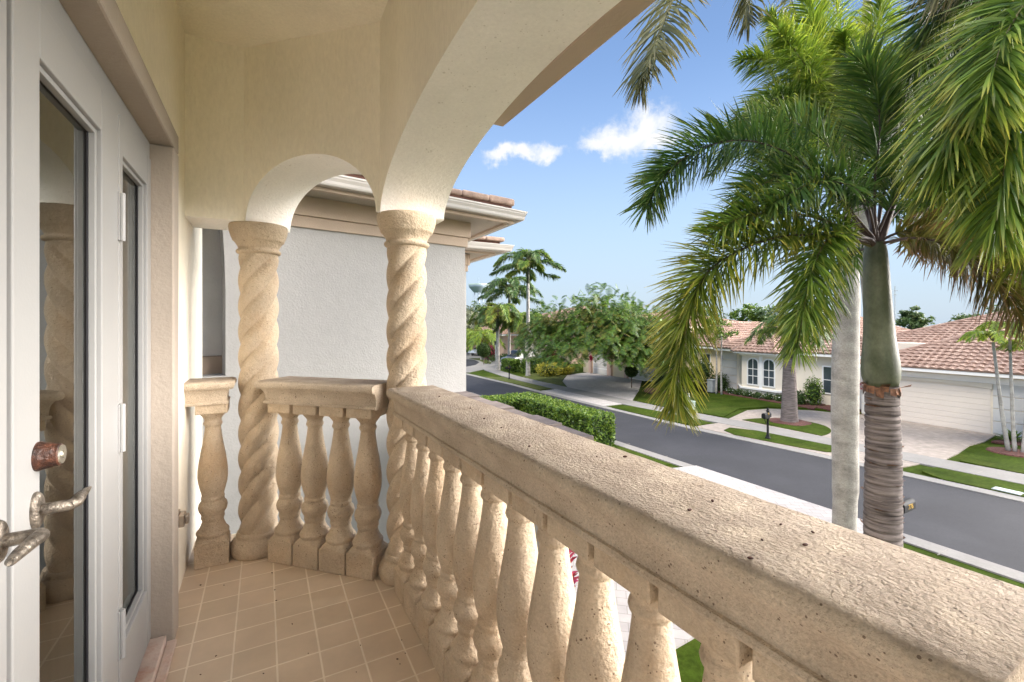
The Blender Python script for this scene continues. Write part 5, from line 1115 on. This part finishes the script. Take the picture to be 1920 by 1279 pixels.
def spiky(name, p, h, n, L, w, lm, label, stem=0, rnd=None, cat='plant', group=None):
    rnd = rnd or random.Random(int(p[0] * 100)); e = tag(empty(name, (p[0], p[1], .05)), label, cat, group); m = MB()
    for k in range(n):
        a = rnd.uniform(0, 6.28); el = rnd.uniform(.1, 1.4); q = Vector((0, 0, stem + rnd.uniform(-.05, .1) * (1 if stem else 0))); dv = Vector((cos(a) * cos(el), sin(a) * cos(el), sin(el))); l = L * rnd.uniform(.7, 1.1)
        m.strip([q, q + dv * l * .5, q + dv * l * .85 - Vector((0, 0, .06 * l)), q + dv * l * 1.1 - Vector((0, 0, .2 * l))], dv.cross(Vector((0, 0, 1))).normalized(), [w * .5, w, w * .7, w * .08], rnd.random())
    m.build('foliage', M[lm], e)
    if stem: m = MB(); m.tube([(0, 0, 0), (.02, 0, stem)], .025, 7); m.build('stem', M['branch'], e)
    return e
# hedges by the far driveway
for (b, lb) in (([(21.8, 22.9, 40.6, 42.6, 1.25)], 'clipped hedge left of the royal palm on the far lawn'), ([(22.6, 26.8, 38.6, 39.8, 1.35)], 'longer clipped hedge right behind the royal palm trunk')):
    o_ = Vector((b[0][0], b[0][2], 0)); e = tag(empty('hedge', o_), lb, 'hedge', None); m = hedge_mesh(b, 3600, .16); loc(m, o_).build('foliage', M['lf_hedge'], e)
    q = MB(); x0, x1, y0, y1, h = b[0]; q.box(x0 + .1, x1 - .1, y0 + .1, y1 - .1, 0, h - .08); loc(q, o_).build('inner_twigs', M['core'], e)
for (u, v, r_, lm, lb) in ((1030, 706, (1.5, 1.2, .75), 'lf_yellow', 'low yellow-green croton mound beside the middle driveway'), (1058, 703, (1.1, 1.0, .65), 'lf_yellow', 'second yellow croton mound, right of the larger one by the driveway edge'), (1040, 694, (1.2, 1.0, 1.1), 'lf_red', 'dark red shrub rising behind the yellow crotons'), (1015, 697, (1.2, 1, .8), 'lf_hedge', 'green shrub between the hedge and the yellow crotons')):
    p = GP(u, v); mound('shrub', p, r_, 1500, .17, lm, lb, 'shrub')
p = GP(1108, 702); spiky('cordyline', p, 0, 60, .6, .05, 'lf_red', 'red-leaved plant against the pink pillar of the yellow house', 1.3); 
p = GP(1045, 690); spiky('cycad', (p.x, p.y + .4), 0, 70, 1.1, .03, 'lf_yellow', 'spiky upright yellow-green plant among the crotons', .8)
# plants round house R
k = 0
for y in (16.6, 17.4, 18.1, 18.8, 19.5, 20.2, 20.9):
    e = mound('flowering_border_plant', (28.45 + .25 * abs(y - 19.0) / 2, y), (.38, .40, .28), 420, .10, 'lf_dark', 'x', 'plant', 'white-flowered border plants under the bay window')
    e['label'] = 'low border plant with small white flowers under the bay window'
    q = MB(); leaves(q, (0, 0, .26), (.38, .40, .28), 50, .055, shell=.9); q.build('flowers', M['flower'], e)
m_ = mound('shrub', (29.2, 22.2), (.8, .7, .75), 1200, .12, 'lf_dark', 'dark rounded shrub at the corner left of the bay window', 'shrub')
mound('shrub', (29.0, 15.6), (.6, .55, 1.0), 1200, .12, 'lf_hedge', 'leafy green shrub right of the bay behind the island palm', 'shrub'); mound('shrub', (28.6, 16.2), (.55, .5, .5), 800, .11, 'lf_dark', 'low dark green shrub right of the bay window', 'shrub')
spiky('bromeliad', (28.6, 14.0), 0, 70, .55, .05, 'lf_orange', 'orange-red spiky bromeliad in the mulch bed between house and driveway'); spiky('bromeliad', (28.3, 13.3), 0, 70, .5, .05, 'lf_yellow', 'lime green spiky bromeliad beside the orange one')
spiky('cordyline', (28.25, 13.05), 0, 90, .55, .045, 'lf_red', 'crimson cordyline seen between the two near palm trunks', 1.4)
spiky('cordyline', (27.9, 6.15), 0, 120, .62, .05, 'lf_red', 'bright red cordyline on a stem by the right garage corner', 1.35)
for i, (x, y, lb) in enumerate(((27.4, 6.9, 'lime green fern clump left of the triple-trunk palm'), (27.8, 5.5, 'green fern clump right behind the triple-trunk palm'))): spiky('fern', (x, y), 0, 90, .6, .035, 'lf_hedge', lb)
# twin slender trunks on the middle lawn
p = GP(1345, 741); ob = Vector((p.x, p.y, 0)); e = tag(empty('slender_tree', ob), 'thin twin-trunked tree on the lawn left of the bay-window house', 'tree')
for dx, dy, lx in ((0, .1, .2), (.1, -.25, -.1)):
    m = MB(); m.tube(bez([(dx, dy, 0), (dx + lx * .3, dy, 2), (dx + lx, dy + lx, 4.2)], 10), [.075 - .004 * i for i in range(11)], 8); m.build('trunk', M['bark_pale'], e, smooth=True)
m = MB(); clumpy(m, (0, 0, 4.6), (1.2, 1.2, .9), 26, .45, 60, .17); m.build('crown', M['lf_hedge'], e)
# shrubs on the boundary between the two houses
for (x, y, r_, lb) in ((30.6, 24.9, (1.0, .9, 1.2), 'tall dark bush between the yellow house and the bay-window house'), (30.2, 26.4, (1.0, .9, .8), 'rounded dark bush against the yellow house wall'), (28.6, 26.8, (1.2, .8, .55), 'low spreading shrub at the corner of the yellow house')): mound('shrub', (x, y), r_, 1500, .16, 'lf_dark', lb, 'shrub')
# far tree line
def far_tree(p, h, rx, label, lm='lf_far', seed_=1, n=46, nl=46, size=.55, group='broad-leaved trees beyond the houses'):
    rn = random.Random(seed_); e = tag(empty('tree', (p[0], p[1], 0)), label, 'tree', group); m = MB(); m.tube([(0, 0, 0), (0, 0, h * .55)], [.3, .18], 7); m.build('trunk', M['branch'], e)
    m = MB(); clumpy(m, (0, 0, h * .62), (rx, rx, h * .38), n, rx * .32, nl, size, rn, shell=.35, up=.5); m.build('crown', M[lm], e); return e
for i, (u, t, h, rx, lm, lb) in enumerate([(878, 90, 8.6, 4.5, 'lf_grey', 'greyish tree left of the far palms, beside the white wing'), (898, 105, 9.6, 4.6, 'lf_far', 'tall dark tree standing in front of the water tower'), (925, 88, 8.0, 4.5, 'lf_grey', 'grey-green tree behind the round bush and palms'), (946, 110, 9.0, 5, 'lf_far', 'dark tree behind the drooping far palm'),
        (1015, 115, 9.3, 4.5, 'lf_far', 'tree tops right of the royal palm trunk over the pink roof'), (1040, 105, 9.0, 4.5, 'lf_far', 'dark round treetop over the distant roof, left of the feathery tree'), (1100, 95, 9.0, 5, 'lf_far', 'tree behind the left part of the feathery tree'), (1160, 90, 9.0, 5, 'lf_far', 'tree behind the middle of the feathery tree'), (1230, 90, 8.6, 5, 'lf_far', 'tree behind the right part of the feathery tree'), (1310, 80, 8.5, 5, 'lf_far', 'tree behind the drooping lower fronds of the near palm'),
        (1405, 75, 8.0, 3.2, 'lf_hedge', 'green treetop over the roof ridge of the bay-window house'), (1460, 72, 7.6, 4, 'lf_far', 'tree behind the roof of the bay-window house, right part'), (1530, 75, 7.8, 4, 'lf_far', 'tree behind the roofs just left of the pale trunk'), (1705, 60, 7.6, 2.2, 'lf_far', 'small treetop beside the antenna pole above the garage roof'), (1840, 70, 7.5, 4, 'lf_far', 'tree behind the right-hand roof'), (1920, 70, 7.5, 4, 'lf_far', 'rightmost tree behind the garage roof'),
        (860, 75, 6.5, 4, 'lf_grey', 'leftmost tree hidden mostly by the white wing'), (912, 76, 5.0, 3.2, 'lf_dark', 'low dark tree behind the parked white car')]):
    p = DP(u, 606, t); far_tree(p, h, rx, lb, lm, i + 30)
# frangipani-like pale branching tree by the pink house, purple-flowered shrub
p = DP(968, 606, 57); e = far_tree((p.x, p.y), 4.5, 1.6, 'small bare-branched tree in front of the cream part of the pink house', 'lf_hedge', 77, 8, 20, .25, None)
p = DP(918, 606, 62); mound('shrub', (p.x, p.y), (1.1, 1.0, 1.2), 900, .2, 'lf_red', 'magenta-flowering shrub behind the round clipped bush', 'shrub')
p = DP(945, 606, 59); mound('shrub', (p.x, p.y), (2.5, 1.0, .6), 1400, .2, 'lf_dark', 'low hedge-like shrub in front of the brown garage', 'shrub')
# ================================================================== POLES, BOXES, TOWER, CARS
p = DP(929, 606, 58); e = tag(empty('street_sign', (p.x, p.y, 0)), 'thin grey sign post by the far palms', 'sign post'); m = MB(); m.tube([(0, 0, 0), (0, 0, 2.4)], .045, 8); m.build('post', M['blindgrey'], e); m = MB(); m.box(-.02, .02, -.28, .28, 2.2, 2.7); m.build('sign_plate', M['black'], e)
p = DP(1678, 606, 48); e = tag(empty('antenna_pole', (p.x, p.y, 0)), 'thin tall antenna pole above the garage roof right of the near palm', 'pole'); m = MB(); m.tube([(0, 0, 0), (0, 0, 8.9)], [.045, .035], 8); m.build('mast', M['blindgrey'], e); m = MB(); m.tube([(0, -.3, 8.4), (0, .3, 8.4)], .02, 6); m.tube([(0, -.2, 8.0), (0, .2, 8.0)], .02, 6); m.build('crossbars', M['blindgrey'], e)
p = GP(1291, 770); e = tag(empty('utility_post', (p.x, p.y, 0)), 'white and green utility marker post on the lawn under the drooping frond', 'utility post'); m = MB(); m.lathe([(0, .07), (.95, .07), (1.0, .05)], (0, 0, 0), 12); m.build('marker', M['winframe'], e, smooth=True, auto=40); m = MB(); m.box(.12, .38, -.16, .16, 0, .5); m.box(.10, .40, -.18, .18, .5, .54); m.build('cabinet', M['greenbox'], e, bevel=.02)
p = GP(1318, 735); e = tag(empty('utility_cabinet', (p.x, p.y, 0)), 'small black utility cabinet on the lawn left of the twin-trunked tree', 'utility box'); m = MB(); m.box(-.25, .25, -.35, .35, .06, .6); m.box(-.3, .3, -.4, .4, .6, .66); m.box(-.2, .2, -.3, .3, 0, .06); m.build('cabinet', M['black'], e, bevel=.02)
p = GP(1335, 738); e = tag(empty('utility_cabinet', (p.x, p.y, 0)), 'grey utility cabinet close to the twin-trunked tree', 'utility box'); m = MB(); m.box(-.25, .25, -.22, .22, .12, .95); m.box(-.28, .28, -.25, .25, .95, 1.0); m.build('cabinet', M['blindgrey'], e, bevel=.02); m = MB(); m.box(-.28, .28, -.28, .28, 0, .12); m.build('plinth', M['black'], e)
p = GP(1889, 925); e = tag(empty('meter_cover', (p.x, p.y, .062)), 'pale metal water meter cover set in the right grass verge', 'meter cover'); m = MB(); m.box(-.17, .17, -.30, .30, 0, .02); m.build('frame', M['blindgrey'], e, bevel=.005); m = MB(); m.box(-.13, .13, -.26, .26, .021, .03); m.build('lid', M['greenbox'], e, bevel=.004)
p = DP(898, 606, 330); e = tag(empty('water_tower', (p.x, p.y, 0)), 'pale blue-grey water tower on thin legs far beyond the trees', 'water tower')
zt = CZ + (606 - 552) / F * 330; m = MB(); m.lathe([(zt + 1.2, .9), (zt + 1.4, 3.2), (zt + 1.5, 4.0), (zt + 5.0, 7.1), (zt + 5.3, 7.3), (zt + 6.6, 7.3), (zt + 7.2, 6.6), (zt + 7.6, 4.0), (zt + 7.8, .5)], n=32); m.build('tank', M['towerblue'], e, smooth=True, auto=40)
m = MB(); m.lathe([(zt + 6.4, 7.5), (zt + 7.3, 7.5)], n=32, cap=False); m.build('railing', M['greenbox'], e)
for k in range(6):
    a = 2 * pi * k / 6; m = MB(); m.tube([(cos(a) * 4.6, sin(a) * 4.6, 0), (cos(a) * 3.6, sin(a) * 3.6, zt + 1.6)], .28, 8); m.build('leg', M['towerblue'], e)
m = MB(); m.tube([(0, 0, 0), (0, 0, zt + 1.3)], .8, 12); m.build('riser_pipe', M['towerblue'], e)
m = MB(); m.tube([(0, 0, zt + 7.7), (0, 0, zt + 12)], .08, 6); m.build('aerial', M['towerblue'], e)
def car(p, rz, paint, label, kind='hatch'):
    e = tag(empty('parked_car', (p[0], p[1], .05), rz), label, 'car')
    if kind == 'suv': L_, Wd, prof, gh = 4.9, 1.95, [(-2.45, .55), (-2.42, 1.0), (-2.2, 1.12), (2.45 - 1.2, 1.15), (2.3, 1.02), (2.45, .85), (2.45, .45), (1.9, .35), (-2.2, .35)], [(-2.25, 1.1), (-2.1, 1.75), (.6, 1.8), (1.45, 1.13)]
    elif kind == 'sedan': L_, Wd, prof, gh = 4.7, 1.85, [(-2.35, .5), (-2.3, .95), (-1.6, 1.02), (1.1, .98), (2.15, .85), (2.35, .65), (2.3, .35), (-2.2, .33)], [(-1.7, 1.0), (-1.0, 1.42), (.3, 1.45), (1.15, .97)]
    else: L_, Wd, prof, gh = 3.9, 1.72, [(-1.95, .5), (-1.92, .95), (-1.6, 1.0), (.9, .97), (1.75, .82), (1.93, .6), (1.93, .38), (-1.8, .33)], [(-1.75, .98), (-1.5, 1.38), (.1, 1.42), (.85, .96)]
    def ext(pr, hw, top=0):
        m = MB(); n = len(pr)
        zc = max(z for _, z in pr); zb = min(z for _, z in pr)
        rows = [(-hw, .0), (-hw * .985, .0), (hw * .985, 0), (hw, 0)]
        for s in (-1, 1):
            for (x, z) in pr: m.v.append((x, s * (hw - top * (z - zb) / max(.01, zc - zb)), z))
        for k in range(n): m.f.append((k, (k + 1) % n, n + (k + 1) % n, n + k))
        m.f.append(tuple(range(n))[::-1]); m.f.append(tuple(range(n, 2 * n))); return m
    ext(prof, Wd / 2, .06).build('body', M[paint], e, bevel=.09, seg=3)
    g_ = ext(gh, Wd / 2 - .08, .20).build('windows', M['glassdark'], e, bevel=.04)
    m = MB(); x0, x1, zt_ = gh[1][0] + .05, gh[2][0] - .02, gh[1][1]; hw = Wd / 2 - .26; m.box(x0, x1, -hw, hw, zt_ - .01, zt_ + .055); m.build('roof', M[paint], e, bevel=.03)
    for sx in (-L_ / 2 + .85, L_ / 2 - .85):
        for sy in (-1, 1):
            kk = MB(); kk.lathe([(-.11, .2), (-.11, .30), (-.09, .335), (.09, .335), (.11, .30), (.11, .2)], n=20); m = MB(); m.v = [(sx + x, sy * (Wd / 2 - .09) + z, .335 + y) for x, y, z in kk.v]; m.f = kk.f; w_ = m.build('wheel', M['tyre'], e)
            kk = MB(); kk.lathe([(-.115, .21), (.115, .21)], n=16); m = MB(); m.v = [(sx + x, sy * (Wd / 2 - .09) + z, .335 + y) for x, y, z in kk.v]; m.f = kk.f; m.build('rim', M['rim'], w_)
    for sy in (-.62, .62):
        m = MB(); m.box(L_ / 2 - .16, L_ / 2 + .005, sy - .14, sy + .14, .64, .78); m.build('headlight', M['lockface'], e, bevel=.03); m = MB(); m.box(-L_ / 2 - .01, -L_ / 2 + .10, sy - .14, sy + .14, .75, .95); m.build('tail_light', M['redlamp'], e, bevel=.02)
    return e
p = GP(901, 666.5); car(p, -2.75, 'carwhite', 'small white hatchback parked on the far driveway at the left')
p = GP(965, 689); car((p.x + 1.3, p.y + 1.2), radians(205), 'carsilver', 'silver off-road car parked behind the bushy palm trunk', 'suv')
p = GP(1020, 688); car((p.x + .8, p.y + .6), radians(200), 'carblue', 'dark blue car mostly hidden behind the royal palm and feathery tree', 'sedan')
